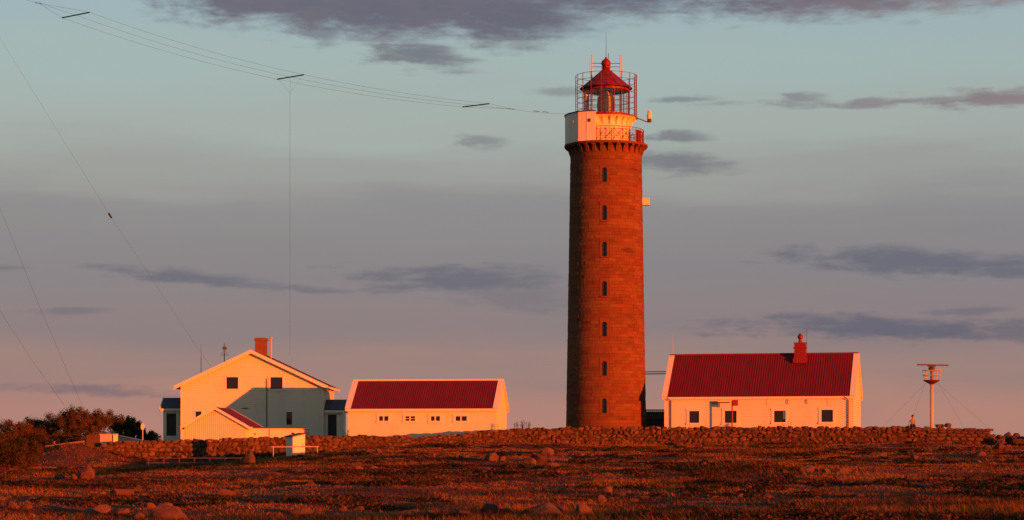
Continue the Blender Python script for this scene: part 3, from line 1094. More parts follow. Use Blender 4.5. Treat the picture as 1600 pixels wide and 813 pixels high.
for px in (1199, 1293.5):
    u0 = solve_u(px, BX, BY, rz)
    MB().box(u0 - .02, u0 + .02, -.045, -.021, ze1 - 1.0, ze1 - .2).build('cable_cover', M['white'], B1)
# chimney with pot
uc = solve_u(1251.5, BX + uy.x * 4, BY + uy.y * 4, rz)
ch = MB()
ch.box(uc - .52, uc + .52, D1 / 2 - .95, D1 / 2 - .1, zr1 - 1.0, zr1 + 1.02)
ch.box(uc - .60, uc + .60, D1 / 2 - 1.03, D1 / 2 - .02, zr1 + .55, zr1 + .68)
ch.box(uc - .57, uc + .57, D1 / 2 - 1.0, D1 / 2 - .05, zr1 + 1.021, zr1 + 1.10)
ch.box(uc - .62, uc + .62, D1 / 2 - 1.10, D1 / 2 - .0, zr1 - .8, zr1 - .35)
cho = ch.build('chimney', M['red'], B1)
MB().lathe([(.2, zr1 + 1.1), (.16, zr1 + 1.25), (.14, zr1 + 1.42), (.26, zr1 + 1.52), (.27, zr1 + 1.7), (.16, zr1 + 1.82), (.12, zr1 + 1.92), (.02, zr1 + 1.94)], 14, c=(uc, D1 / 2 - .52)).build('chimney_pot', M['red'], cho)
MB().path([(uc + .5, D1 / 2 + .3, zr1 - .3), (uc + .5, D1 / 2 + .3, zr1 + 2.4)], .018, 4).build('whip_aerial', M['wire'], B1)
MB().path([(.1, D1 / 2 + .1, zr1 - .2), (.1, D1 / 2 + .1, zr1 + 2.2)], .022, 5, .01).build('whip_aerial', M['mast'], B1)

# ----------------------------------------------------------------- white barn with four small windows
PB = 8.3
rzb = -R(PB)
NY = 185.0
NX = xp(543.5, NY)
B2 = empty('barn', (NX, NY, 2.0), rzb)
tag(B2, 'low white barn with red sheet roof and four small two-pane windows', 'barn')
L2 = solve_u(775.5, NX, NY, rzb)
D2 = 6.0
ze2, zr2 = zy(637.5, NY) - 2.0, zy(594.6, NY + 3) - 2.0 - .1
h2 = []
for (a, b) in ((591.5, 607), (632.5, 648.5), (672.5, 687.5), (711, 729.5)):
    ua, ub = solve_u(a, NX, NY, rzb), solve_u(b, NX, NY, rzb)
    um_ = (ua + ub) / 2
    h2.append((ua, ub, face_z(658.5, NX, NY, rzb, um_) - 2.0, face_z(650, NX, NY, rzb, um_) - 2.0))
long_house(B2, L2, D2, -1.4, ze2, zr2, h2, None, mat='plaster', cap=.44, ridge='white_clean', period=.2)
for i, h_ in enumerate(h2):
    front_window(B2, 0, *h_, mull=1, trim=.16, mat='white_clean', bar=1 if i == 1 else 0)
for k in range(10):
    u0 = .9 + k * (L2 - 1.6) / 9
    MB().box(u0 - .06, u0 + .06, -.2, -.02, ze2 - .22, ze2 - .16).build('eave_bracket', M['rust'], B2)
MB().box(L2 + .022, L2 + .05, 1.0, 1.5, .7, 1.5).build('hatch', M['white'], B2)

# ----------------------------------------------------------------- gable-fronted house on the left
HY = 198.7
HX = xp(283, HY)
rzh = -R(1.5)
HZ0 = 2.0
H = empty('gabled_house', (HX, HY, HZ0), rzh)
tag(H, 'large white gabled house with brick chimney, partly in shadow, at the left', 'house')
W3, D3 = xp(505.5, HY) - HX, 9.0
zr3 = zy(549.5, HY) - HZ0
sl3 = (zy(546, HY) - zy(602.5, HY)) / ((514 - 273.5) / 2 * HY / F)
cx3 = xp(393.5, HY) - HX
ze3 = zr3 - sl3 * W3 / 2
hol = []
for (a, b, c, d) in ((354, 372.5, 589.5, 608), (423, 442, 589.8, 608), (305.5, 315, 643, 652), (448, 457, 644, 664)):
    hol.append((xp(a, HY) - HX, xp(b, HY) - HX, zy(d, HY) - HZ0, zy(c, HY) - HZ0))
gl = lambda w: 0 if w <= ze3 else (w - ze3) / sl3
gr = lambda w: W3 if w <= ze3 else W3 - (w - ze3) / sl3
wall_sheet(lambda u, w, o_: (u, -o_, w), gl, gr, -1.0, zr3 - .02, hol, .215, .035, (ze3,)).build('front_wall', M['white'], H)
wall_sheet(lambda u, w, o_: (W3 - u, D3 + o_, w), gl, gr, -1.0, zr3 - .02, [], .215, .035, (ze3,)).build('rear_wall', M['white'], H)
wall_sheet(lambda u, w, o_: (W3 + o_, u, w), lambda w: 0, lambda w: D3, -1.0, ze3, [], .215, .035).build('side_wall', M['white'], H)
wall_sheet(lambda u, w, o_: (-o_, D3 - u, w), lambda w: 0, lambda w: D3, -1.0, ze3, [], .215, .035).build('side_wall', M['white'], H)
for i, h_ in enumerate(hol):
    front_window(H, 0, *h_, trim=.17 if i < 2 else .10)
MB().box(0 - .03, .12, -.075, -.052, -1, ze3).build('corner_board', M['white_clean'], H)
MB().box(W3 - .12, W3 + .03, -.075, -.052, -1, ze3).build('corner_board', M['white_clean'], H)


def gable_roof_y(root, cx_, half, ov, zr_, sl, y0, y1, mat, sheet=True, board=.3, th=.10):
    """roof whose ridge runs along y"""
    for s in (-1, 1):
        xe = cx_ + s * (half + ov)
        ez = zr_ - sl * (half + ov)
        up = Vector((0, 0, .10))
        e0, e1 = Vector((xe, y0, ez)) + up, Vector((xe, y1, ez)) + up
        r0, r1 = Vector((cx_, y0, zr_)) + up, Vector((cx_, y1, zr_)) + up
        rf = slab(e0, e1, r0, r1, th).build('roof_deck', M['white_clean'], root)
        u2 = Vector((0, 0, .012))
        b_ = Vector((0, .10, 0))
        ribbed_slope(e0 + u2 + b_, e1 + u2 - b_, r0 + u2 + b_, r1 + u2 - b_, .22, .03).build('roof_sheet', M[mat], rf)
        # barge board along the front verge
        d = Vector((0, 0, 1))
        for yy in (y0, y1):
            q = [e0, r0, r0 - d * board, e0 - d * board]
            ya, yb = (yy - .04, yy - .001) if yy == y0 else (yy + .001, yy + .04)
            ex = .05
            vs_ = [(p_.x, ya, p_.z + ex) for p_ in q] + [(p_.x, yb, p_.z + ex) for p_ in q]
            MB().add(vs_, [(0, 1, 2, 3), (7, 6, 5, 4), (0, 4, 5, 1), (1, 5, 6, 2), (2, 6, 7, 3), (3, 7, 4, 0)]).build('barge_board', M['white_clean'], rf)
        MB().box(min(xe, xe + s * .03), max(xe, xe + s * .03), y0, y1, ez - .10, ez + .09).build('fascia', M['white_clean'], rf)


gable_roof_y(H, cx3, W3 / 2, .55, zr3, sl3, -.5, D3 + .4, 'slate', board=.34)
# brick chimney, flue and aerials
yc = 4.0
chy = HY + yc
cxc = xp(405, chy) - HX + .1
cb = MB()
cw = .52
cb.box(cxc - cw, cxc + cw, yc - .45, yc + .45, zr3 - 1.2, zy(533, chy) - HZ0)
cb.box(cxc - cw - .07, cxc + cw + .07, yc - .52, yc + .52, zy(533, chy) - HZ0 + .001, zy(529, chy) - HZ0)
cb.box(cxc - cw + .08, cxc + cw - .08, yc - .37, yc + .37, zy(529, chy) - HZ0 + .001, zy(528.2, chy) - HZ0)
cb.build('chimney', M['brick'], H)
fx = xp(420.5, chy) - HX + .1
fl = MB().path([(fx, yc, zr3 - 1.6), (fx, yc, zy(529, chy) - HZ0)], .09, 8).build('flue_pipe', M['mast'], H)
MB().lathe([(.06, zy(529, chy) - HZ0), (.16, zy(528.8, chy) - HZ0), (.16, zy(527.6, chy) - HZ0), (.01, zy(526.6, chy) - HZ0)], 10, c=(fx, yc)).build('cowl', M['mast'], fl)
a1 = MB().path([(xp(348.5, HY + 5) - HX, 5, zr3 - 2.2), (xp(348.5, HY + 5) - HX, 5, zy(537, HY + 5) - HZ0)], .045, 6).build('aerial_mast', M['wire'], H)
xa = xp(348.5, HY + 5) - HX
el_ = MB()
for i, z in enumerate((541, 544.5, 549, 552, 555)):
    zz = zy(z, HY + 5) - HZ0
    w_ = (.12, .2, .2, .35, .4)[i]
    el_.obox((xa + .03, 5, zz), (w_, 0, 0), (0, .03, 0), (0, 0, .02 if i != 1 else .12))
el_.build('aerial_element', M['wire'], a1)
MB().path([(xp(312.5, HY + 4) - HX, 4, ze3 + .3), (xp(312.5, HY + 4) - HX, 4, zy(537.5, HY + 4) - HZ0)], .035, 5, .02).build('whip_aerial', M['cage'], H)
# downpipe on the gable
xd = xp(417.5, HY) - HX
MB().path([(xd, -.08, zy(592, HY) - HZ0), (xd, -.08, -.5)], .045, 6).build('downpipe', M['steel'], H)
MB().box(xp(383, HY) - HX - .25, xp(383, HY) - HX + .3, -.12, -.026, zy(638.5, HY) - HZ0, zy(637.5, HY) - HZ0).build('wall_vent', M['dark'], H)


def porch(root, x0, x1, y0, y1, zg, ze, zr_, door, ovx0, ovx1, roofmat):
    """lean-to porch: ridge along x, slope faces the front"""
    holes_ = [door]
    ym = (y0 + y1) / 2
    p_ = wall_sheet(lambda u, w, o_: (u, y0 - o_, w), lambda w: x0, lambda w: x1, zg, ze, holes_, .18, .02)
    po = p_.build('porch', M['white'], root)
    g0 = lambda w: y0 if w <= ze else y0 + (w - ze) / (zr_ - ze) * (ym - y0)
    g1 = lambda w: y1 if w <= ze else y1 - (w - ze) / (zr_ - ze) * (y1 - ym)
    for X_, sg in ((x0, -1), (x1, 1)):
        wall_sheet(lambda u, w, o_: (X_ + sg * o_, u, w), g0, g1, zg, zr_ - .02, [], .18, .02, (ze,)).build('porch_side', M['white'], po)
    wall_sheet(lambda u, w, o_: (u, y1 + o_, w), lambda w: x0, lambda w: x1, zg, ze, [], .18, .02).build('porch_rear', M['white'], po)
    sl = (zr_ - ze) / (ym - y0)
    for s in (0, 1):
        ye = y0 - .3 if s == 0 else y1 + .3
        ez = ze - .3 * sl + .08
        slab((x0 - ovx0, ye, ez), (x1 + ovx1, ye, ez), (x0 - ovx0, ym, zr_ + .08), (x1 + ovx1, ym, zr_ + .08), .09).build('porch_roof', M[roofmat], po)
        yb0, yb1 = (ye - .04, ye - .002) if s == 0 else (ye + .002, ye + .04)
        MB().box(x0 - ovx0, x1 + ovx1, yb0, yb1, ez - .2, ez + .0).build('porch_fascia', M['white_clean'], po)
    for (xa_, xb_) in ((x0 - ovx0 - .10, x0 - ovx0 - .002), (x1 + ovx1 + .002, x1 + ovx1 + .10)):
        for s in (0, 1):
            ye = y0 - .34 if s == 0 else y1 + .34
            ez = ze - .34 * sl + .12
            slab((xa_, ye, ez), (xb_, ye, ez), (xa_, ym, zr_ + .12), (xb_, ym, zr_ + .12), .26).build('porch_verge', M['white_clean'], po)
    return po


PYL = HY + 2.2
xl0, xl1 = xp(254, PYL) - HX, .0 - .03
dz = lambda y, Y: zy(y, Y) - HZ0
po = porch(H, xl0, xl1, 2.2, 5.0, -1.0, dz(637, PYL), dz(623, PYL + 1.4), (xp(259, PYL) - HX, xp(274.5, PYL) - HX, dz(681, PYL), dz(646, PYL)), .22, 0, 'slate')
front_door(H, 2.2, xp(259, PYL) - HX, xp(274.5, PYL) - HX, dz(681, PYL), dz(646, PYL))
PYR = HY + .6
xr0, xr1 = W3 + .03, xp(535.5, PYR) - HX
po = porch(H, xr0, xr1, .6, 3.4, -1.0, dz(640, PYR), dz(626, PYR + 1.4), (xp(512.5, PYR) - HX, xp(526.5, PYR) - HX, dz(682, PYR), dz(648, PYR)), 0, .22, 'slate')
front_door(H, .6, xp(512.5, PYR) - HX, xp(526.5, PYR) - HX, dz(682, PYR), dz(648, PYR))

# ----------------------------------------------------------------- shed with flat-roofed annex
SY = 178.0
SX = xp(288, SY)
SZ0 = 1.4
S = empty('shed', (SX, SY, SZ0), -R(1.5))
tag(S, 'small white board shed with red roof, in front of the gabled house', 'shed')
W4, D4 = xp(383.5, SY) - SX, 8.0
zr4 = zy(638.5, SY) - SZ0
sl4 = (zy(637, SY) - zy(666.5, SY)) / ((385 - 281.5) / 2 * SY / F)
cx4 = xp(336.8, SY) - SX
zl4 = zr4 - sl4 * cx4
gl4 = lambda x: zr4 - sl4 * abs(x - cx4)
# vertical boards with raised battens, clipped to the gable
bt = MB()
nb = 30
prev = None
pts = []
pitch = W4 / nb
for k in range(nb):
    x = k * pitch
    pts += [(x, 0), (x + pitch * .62, 0), (x + pitch * .62, .07), (x + pitch, .07)]
pts.append((W4, 0))
zs_b = zy(662, SY) - SZ0
for (xa_, oa), (xb_, ob) in zip(pts[:-1], pts[1:]):
    bt.add([(xa_, -oa, -1.0), (xb_, -ob, -1.0), (xb_, -ob, gl4(xb_)), (xa_, -oa, gl4(xa_))], [(0, 1, 2, 3)])
bt.build('front_wall', M['white_clean'], S)
MB().box(0, W4, -.10, -.072, zs_b - .03, zs_b + .03).build('drip_board', M['white'], S)
MB().box(W4 - .02, W4, .001, D4, -1, gl4(W4)).build('side_wall', M['white'], S)
MB().box(0, .02, .001, D4, -1, gl4(0)).build('side_wall', M['white'], S)
MB().add([(0, D4, -1), (W4, D4, -1), (W4, D4, gl4(W4)), (cx4, D4, zr4), (0, D4, gl4(0))], [(0, 1, 2, 3, 4)]).build('rear_wall', M['white'], S)
gable_roof_y(S, cx4, W4 / 2, .32, zr4, sl4, -.3, D4 + .2, 'red_roof', board=.24, th=.08)
# annex
AY = 1.4
ax0, ax1 = W4 + .02, xp(467, SY + AY) - SX
zt = zy(669.5, SY + AY) - SZ0
an = MB().box(ax0, ax1, AY, AY + 4.0, -1.0, zt).build('annex', M['white_clean'], S)
MB().box(ax0, ax1 + .12, AY - .10, AY + 4.1, zt + .002, zt + .10).build('annex_roof', M['slate'], an)
for px in (420.5, 455):
    x = xp(px, SY + AY) - SX
    MB().box(x - .025, x + .025, AY - .03, AY - .002, -.8, zt - .05).build('cover_strip', M['rust'] if px < 430 else M['white'], an)
MB().box(xp(398, SY + AY) - SX, xp(399.2, SY + AY) - SX, AY - .08, AY - .002, zt - .55, zt - .4).build('wall_lamp', M['dark'], an)
lw = empty('yard_railing', (xp(470, 182), 182, tz(xp(470, 182), 182)))
tag(lw, 'short dark railing at the right end of the flat-roofed annex', 'railing')
zt2 = zy(671.5, 182) - lw.location.z
for k in range(5):
    MB().path([(k * .16, 0, -.2), (k * .16, 0, zt2)], .025, 5).build('post', M['dark'], lw)
for z in (zt2, zt2 - .3):
    MB().path([(-.05, 0, z), (.75, 0, z)], .03, 5).build('rail', M['dark'], lw)

# ----------------------------------------------------------------- dark link between tower and long house
KY = 203.0
K = empty('link_building', (xp(1008, KY), KY, 2.2))
tag(K, 'dark low link with barred railing between lighthouse and long house', 'building')
kw = xp(1050, KY) - xp(1008, KY)
kz = lambda y: zy(y, KY) - 2.2
MB().box(0, kw, 0, 3, -.6, kz(657)).build('wall', M['slate'], K)
MB().box(-.05, kw, -.06, 3.05, kz(657) + .002, kz(655)).build('roof', M['dark'], K)
MB().box(0, kw, -.05, 0.03, kz(642), kz(640)).build('handrail', M['dark'], K)
bm_ = MB().box(-.025, .025, -.02, .02, kz(655), kz(642)).mesh('bar', M['steel'])
for k in range(12):
    link('bar', bm_, K, loc=(.12 + k * .19, 0, 0))
MB().box(0, kw, .4, .48, kz(655), kz(643)).build('screen', M['steel'], K)
for i, y in enumerate((581.3, 584.6)):
    xa_, xb_ = xp(1007, 201), xp(1046, 201)
    o = MB().path([(xa_, 201, zy(y, 201)), (xb_, 201.0, zy(y - .5, 201))], .05, 6).build('overhead_pipe', M['mast'] if i == 0 else M['dark'])
    tag(o, ('pale upper pipe' if i == 0 else 'dark lower pipe') + ' running level from the lighthouse to the long house gable', 'pipe')


# ----------------------------------------------------------------- dry stone walls
WALL_Y = ([140, 160, 330, 540, 660, 800, 1000, 1300, 1445, 1620], [161, 162, 166, 170, 174, 178, 180, 180, 180, 179])
TOP_Y = ([140, 165, 190, 330, 400, 487, 550, 632, 655, 717, 764, 794, 850, 890, 1000, 1300, 1380, 1445, 1540],
         [693, 692, 690, 685.5, 683, 681, 680.5, 682, 683, 678, 673, 670.5, 668.5, 667.5, 667.5, 667, 667.5, 667.5, 669])


def wpt(px):
    Y = float(np.interp(px, *WALL_Y))
    return xp(px, Y), Y


def stone_wall(root, p0, p1, meshes, wmin, wmax, courses, rough_top, seed, squared=False, bury=.12):
    rnd = random.Random(seed)
    n = 400
    P_ = [wpt(p0 + (p1 - p0) * i / n) for i in range(n + 1)]
    S_ = [0]
    for a, b in zip(P_[:-1], P_[1:]): S_.append(S_[-1] + math.hypot(b[0] - a[0], b[1] - a[1]))
    tot = S_[-1]
    org = root.location

    def at(s):
        x = float(np.interp(s, S_, [p[0] for p in P_])); y = float(np.interp(s, S_, [p[1] for p in P_]))
        x2 = float(np.interp(min(s + .4, tot), S_, [p[0] for p in P_])); y2 = float(np.interp(min(s + .4, tot), S_, [p[1] for p in P_]))
        x1 = float(np.interp(max(s - .4, 0), S_, [p[0] for p in P_])); y1 = float(np.interp(max(s - .4, 0), S_, [p[1] for p in P_]))
        px = 800 + x / y * F
        top = zy(float(np.interp(px, *TOP_Y)), y)
        return x, y, math.atan2(y2 - y1, x2 - x1), top, tz(x, y) - bury
    # earth and rubble heart of the wall
    core = MB()
    prev = None
    for i in range(0, 61):
        x, y, a, top, bot = at(tot * i / 60)
        nx_, ny_ = -math.sin(a), math.cos(a)
        ring = [(x - nx_ * .2 - org.x, y - ny_ * .2 - org.y, bot - org.z), (x + nx_ * .2 - org.x, y + ny_ * .2 - org.y, bot - org.z),
                (x + nx_ * .15 - org.x, y + ny_ * .15 - org.y, top - .16 - org.z), (x - nx_ * .15 - org.x, y - ny_ * .15 - org.y, top - .16 - org.z)]
        b0 = len(core.v)
        core.v += ring
        if prev is not None:
            for k in range(4):
                core.f.append((prev + k, prev + (k + 1) % 4, b0 + (k + 1) % 4, b0 + k))
        else:
            core.f.append((0, 1, 2, 3))
        prev = b0
    core.f.append((prev + 3, prev + 2, prev + 1, prev))
    core.build('wall_core', M['core'], root)
    cnt = 0
    cuts = [0.0]
    for c in range(courses):
        cuts.append(cuts[-1] + rnd.uniform(.8, 1.25) * (1.15 if c == 0 else 1))
    cuts = [c / cuts[-1] for c in cuts]
    for c in range(courses):
        s = rnd.uniform(-wmax / 2, 0)
        while s < tot:
            w = rnd.uniform(wmin, wmax)
            if rnd.random() < .12: w *= 1.5
            sm = min(max(s + w / 2, .1), tot - .05)
            x, y, a, top, bot = at(sm)
            Hh = top - bot
            za = bot + Hh * cuts[c]; zb = bot + Hh * cuts[c + 1]
            j = 0 if squared else rnd.uniform(-.07, .07)
            h = (zb - za)
            zc = (za + zb) / 2 + j
            last = c == courses - 1
            if last:
                h *= rnd.uniform(.75, 1 + rough_top)
                zc = za + h / 2 + j * .5
            if squared:
                sc = (w / 2 * .985, rnd.uniform(.30, .34), h / 2 * .97)
                rot = (rnd.uniform(-.02, .02), rnd.uniform(-.02, .02), a + rnd.uniform(-.03, .03))
            else:
                sc = (w / 2 * rnd.uniform(1.0, 1.12), rnd.uniform(.28, .38), h / 2 * rnd.uniform(1.0, 1.28))
                rot = (rnd.uniform(-.15, .15), rnd.uniform(-.20, .20), a + rnd.uniform(-.22, .22) + (math.pi if rnd.random() < .5 else 0))
            d = rnd.uniform(-.09, .09) if not squared else rnd.uniform(-.02, .02)
            link('stone', rnd.choice(meshes), root, loc=(x + math.sin(a) * d - org.x, y - math.cos(a) * d - org.y, zc - org.z), rot=rot, scale=sc)
            cnt += 1
            s += w
    return cnt


def wall_root(px, name, label):
    x, y = wpt(px)
    return tag(empty(name, (x, y, tz(x, y))), label, 'stone wall', None, 'thing')


WLo = wall_root(400, 'stone_wall', 'low rough dry stone wall in front of the gabled house and shed')
n_a = stone_wall(WLo, 160, 662, WSTONES, .28, .66, 5, .18, 21)
WHi = wall_root(900, 'stone_wall', 'rough dry stone wall stretch from the barn corner past the lighthouse foot')
n_b = stone_wall(WHi, 662.5, 1050, WSTONES, .26, .60, 5, .22, 22)
WLg = wall_root(1250, 'stone_wall', 'rough dry stone wall stretch below the long house')
n_b2 = stone_wall(WLg, 1050.5, 1452, WSTONES, .30, .66, 5, .22, 25)
WSq = wall_root(1500, 'stone_wall', 'wall end of squared level stone blocks below the radar mast')
n_c = stone_wall(WSq, 1453, 1546, ASHLAR, .45, .80, 5, .0, 23, True)
for px, y, w in ((1467, 668, .6), (1481, 666.5, .5), (1472, 668, .3)):
    x, Y = wpt(px)
    link('stone', random.choice(WSTONES), WSq, loc=(x - WSq.location.x, Y - WSq.location.y, zy(y, Y) + .08 - WSq.location.z), rot=(0, .1, .4), scale=(w / 2, .25, .2))
# tumbled stretch at the right edge
rr_ = random.Random(9)
WR = wall_root(1575, 'tumbled_wall', 'collapsed heap of loose wall stones at the right edge')
for k in range(56):
    px = 1546 + 72 * rr_.random() ** .9
    x, Y = wpt(px)
    Y += rr_.uniform(-1.2, .8)
    hmax = float(np.interp(px, [1545, 1560, 1575, 1590, 1620], [1.05, .75, .62, .6, .55]))
    z = tz(x, Y) + rr_.uniform(-.05, hmax)
    s_ = rr_.uniform(.16, .40)
    link('stone', rr_.choice(WSTONES), WR, loc=(x - WR.location.x, Y - WR.location.y, z - WR.location.z),
         rot=(rr_.uniform(-.6, .6), rr_.uniform(-.6, .6), rr_.uniform(0, 6)), scale=(s_ * rr_.uniform(.9, 1.4), s_, s_ * rr_.uniform(.6, 1)))
print('wall stones', n_a, n_b, n_b2, n_c)

# ----------------------------------------------------------------- boulders on the heath
BL = [  # column, base row, width, height (photo pixels), label
    (391, 726, 30, 25, 'pointed pyramid-shaped boulder in front of the low wall'),
    (326, 722, 13, 12, 'small upright stone behind the low metal rail'),
    (345, 721, 15, 10, 'squat stone left of the pyramid-shaped boulder'),
    (407, 713, 10, 11, 'narrow stone just right of the pyramid-shaped boulder'),
    (135, 752, 26, 26, 'tall leaning boulder alone on the left heath'),
    (116, 750, 9, 10, 'small stone beside the tall leaning boulder'),
    (842, 724, 30, 14, 'bright rounded orange boulder below the lighthouse'),
    (826, 725, 22, 11, 'dull rounded boulder touching the bright orange one'),
    (856, 711, 22, 12, 'flat-topped boulder just behind the bright orange one'),
    (768, 721, 23, 15, 'blocky boulder with dark shadow below the barn corner'),
    (677, 716, 10, 10, 'pointed stone left of the blocky boulder'),
    (715, 716, 9, 11, 'narrow standing stone near the blocky boulder'),
    (868, 732, 16, 9, 'reddish stone right of the bright orange boulder'),
    (924, 714, 8, 6, 'small pale stone right of the flat-topped boulder'),
    (950, 773, 18, 13, 'lone round stone in the middle of the heath'),
    (850, 812, 62, 26, 'large rounded boulder at the bottom edge'),
    (913, 811, 30, 24, 'knobbly boulder right of the large bottom boulder'),
    (940, 786, 16, 11, 'stone above the knobbly boulder'),
    (765, 803, 34, 17, 'wide broken boulder left of the large bottom boulder'),
    (730, 812, 40, 14, 'low sloping boulder at the bottom edge'),
    (637, 808, 44, 10, 'flat pale slab at the bottom edge'),
    (350, 776, 30, 12, 'wide low stone on the left heath'),
    (265, 812, 56, 20, 'broad dome boulder at the bottom left'),
    (258, 795, 26, 10, 'rough stone behind the broad dome boulder'),
    (20, 795, 20, 12, 'round stone near the left edge'),
    (190, 778, 34, 14, 'tilted slab stone on the left heath'),
    (150, 804, 44, 14, 'low spread of rock at the bottom left'),
    (422, 752, 9, 8, 'small pale stone below the white hut'),
    (582, 736, 17, 8, 'flat stone below the barn end'),
    (565, 708, 11, 7, 'stone by the wall below the barn'),
    (592, 709, 10, 8, 'round stone at the wall foot below the barn'),
    (1200, 790, 16, 10, 'pale pointed stone on the right heath'),
    (1143, 727, 12, 7, 'pale stone below the red signboard'),
    (1112, 727, 13, 9, 'grassy stone left of the pale stone'),
    (1265, 737, 26, 10, 'low stone below the long house'),
    (1174, 778, 13, 9, 'small stone behind the pale pointed one'),
    (1063, 697, 10, 8, 'orange stone at the wall foot by the tower'),
    (1163, 698, 9, 9, 'orange stone at the wall foot below the long house'),
    (1526, 727, 15, 9, 'rounded stone below the squared wall end'),
    (1531, 713, 20, 9, 'pale stone in front of the squared wall end'),
    (1560, 703, 16, 10, 'stone at the foot of the tumbled heap'),
    (1429, 720, 14, 9, 'stone on the slope below the seated person'),
    (1380, 714, 13, 7, 'small stone left of the slope stone'),
    (1322, 738, 9, 4, 'thin pale stone on the right heath'),
    (1255, 806, 30, 14, 'rough stone at the bottom right'),
    (1075, 798, 26, 10, 'wide stone at the bottom right of centre'),
    (470, 806, 34, 12, 'pale rubble stone at the bottom left of centre'),
    (560, 800, 20, 9, 'stone low in the grass at the bottom')]
rb_ = random.Random(31)
for i, (px, y, w, h, lab) in enumerate(BL):
    x, Y = hit(px, y)
    s_ = Y / F
    hh = h * s_ * .68
    o = link('boulder', BOULDERS[(i * 4 + i // 9) % 9], None, loc=(x, Y, tz(x, Y) + hh * .45), rot=(rb_.uniform(-.2, .2), rb_.uniform(-.2, .2), rb_.uniform(0, 6.28)),
             scale=(w * s_ * .54, w * s_ * .50, hh))
    if 'point' in lab or 'pyramid-shaped boulder in' in lab: o.data = POINTED; o.rotation_euler = (.1, -.1, .6 + i)
    tag(o, lab, 'boulder', 'boulders on the heath')
spots_ = []
for i, (px, y, w, h, lab) in enumerate(BL):
    for side in (('left', 'right'), ('right',), ('left',), ('left', 'right'), ('right',))[i % 5]:
        x, Y = hit(px, y)
        dx = (w * Y / F * .5 + rb_.uniform(.12, .5)) * (-1 if side == 'left' else 1)
        x += dx
        Y += rb_.uniform(-.5, .2)
        if Y > 172 or any(math.hypot(x - a, Y - b) < .5 for a, b in spots_): continue
        spots_.append((x, Y))
        s_ = rb_.uniform(.07, .20) * (.6 + Y / 170)
        o = link('small_stone', rb_.choice(BOULDERS), None, loc=(x, Y, tz(x, Y) + s_ * .25), rot=(rb_.uniform(-.4, .4), rb_.uniform(-.4, .4), rb_.uniform(0, 6.28)),
                 scale=(s_ * rb_.uniform(.9, 1.5), s_, s_ * rb_.uniform(.55, .9)))
        tag(o, 'small stone just %s of the %s' % (side, lab), 'stone', 'small stones on the heath')


# ----------------------------------------------------------------- grass and heather
def blades(n_t, per, y0, y1, hmin, hmax, wid, mask_fn, spread):
    t = NP.random(n_t)
    Y = y0 * (y1 / y0) ** t
    X = (NP.random(n_t) * 2 - 1) * (Y * .25 + 4)
    k = mask_fn(X, Y)
    keep = NP.random(n_t) < k
    X, Y, k = X[keep], Y[keep], k[keep]
    n = len(X)
    X = np.repeat(X, per) + NP.normal(0, spread, n * per)
    Y = np.repeat(Y, per) + NP.normal(0, spread, n * per)
    k = np.repeat(k, per)
    Z = terrain(X, Y) - .02
    h = (hmin + (hmax - hmin) * NP.random(n * per) ** 1.6) * (.45 + .75 * k)
    a = NP.random(n * per) * 6.283
    w = wid * (.6 + .8 * NP.random(n * per)) * (1 + Y / 110)
    dx, dy = np.cos(a) * w, np.sin(a) * w
    lean = NP.normal(0, .35, (n * per, 2)) + np.array([-.25, .1])
    V = np.empty((n * per, 3, 3), dtype=np.float32)
    V[:, 0] = np.stack([X - dx, Y - dy, Z], -1)
    V[:, 1] = np.stack([X + dx, Y + dy, Z], -1)
    V[:, 2] = np.stack([X + lean[:, 0] * h, Y + lean[:, 1] * h, Z + h], -1)
    return V.reshape(-1, 3)


def m_straw(X, Y):
    n_ = vnoise(X / 6 + 7, Y / 9, 21) + .6 * vnoise(X / 1.8, Y / 3.0, 22)
    return np.clip(.30 + .95 * n_, .02, 1)


def m_all(X, Y):
    return np.clip(.8 + .35 * vnoise(X / 3, Y / 3, 25), .45, 1)


gs_ = []
for (ya, yb, n1_, n2_, wsc) in ((38, 80, 60000, 90000, .7), (80, 130, 55000, 80000, .85), (130, 190, 80000, 100000, 1.0)):
    gs_.append(blades(n1_, 4, ya, yb, .05, .24, .0085 * wsc, m_straw, .07))
    gs_.append(blades(n2_, 4, ya, yb, .03, .11, .012 * wsc, m_all, .11))
tag(link('heath_grass', fast_mesh('heath_grass', np.concatenate(gs_), 3, M['grass'])), 'dry reddish heath grass covering the foreground', 'grass', kind='stuff')

# heather cushions
HV = []
nh_ = 2400
t = NP.random(nh_)
HYs = 40 * (184 / 40) ** t
HXs = (NP.random(nh_) * 2 - 1) * (HYs * .25 + 3)
mk = vnoise(HXs / 6 + 31, HYs / 8, 41) + .5 * vnoise(HXs / 2, HYs / 3, 42)
sel = mk > -.02
for X, Y in zip(HXs[sel], HYs[sel]):
    r_ = NP.uniform(.25, .8)
    hh = NP.uniform(.10, .26)
    n = int(150 * r_ / .5)
    d = NP.normal(0, 1, (n, 3)); d /= np.linalg.norm(d, axis=1)[:, None]; d[:, 2] = np.abs(d[:, 2])
    rr = NP.uniform(.7, 1.05, n)[:, None]
    P_ = d * rr * np.array([r_, r_, hh])
    P_[:, 0] += X; P_[:, 1] += Y
    P_[:, 2] += terrain(P_[:, 0], P_[:, 1]) - .03
    s_ = NP.uniform(.018, .045, n)[:, None] * (1 + Y / 90)
    u1 = NP.normal(0, 1, (n, 3)); u1 /= np.linalg.norm(u1, axis=1)[:, None]
    u2 = np.cross(u1, d); u2 /= np.maximum(np.linalg.norm(u2, axis=1), 1e-3)[:, None]
    q = np.stack([P_ - u1 * s_, P_ + u2 * s_ * .6, P_ + u1 * s_, P_ - u2 * s_ * .6], 1)
    HV.append(q.reshape(-1, 3))
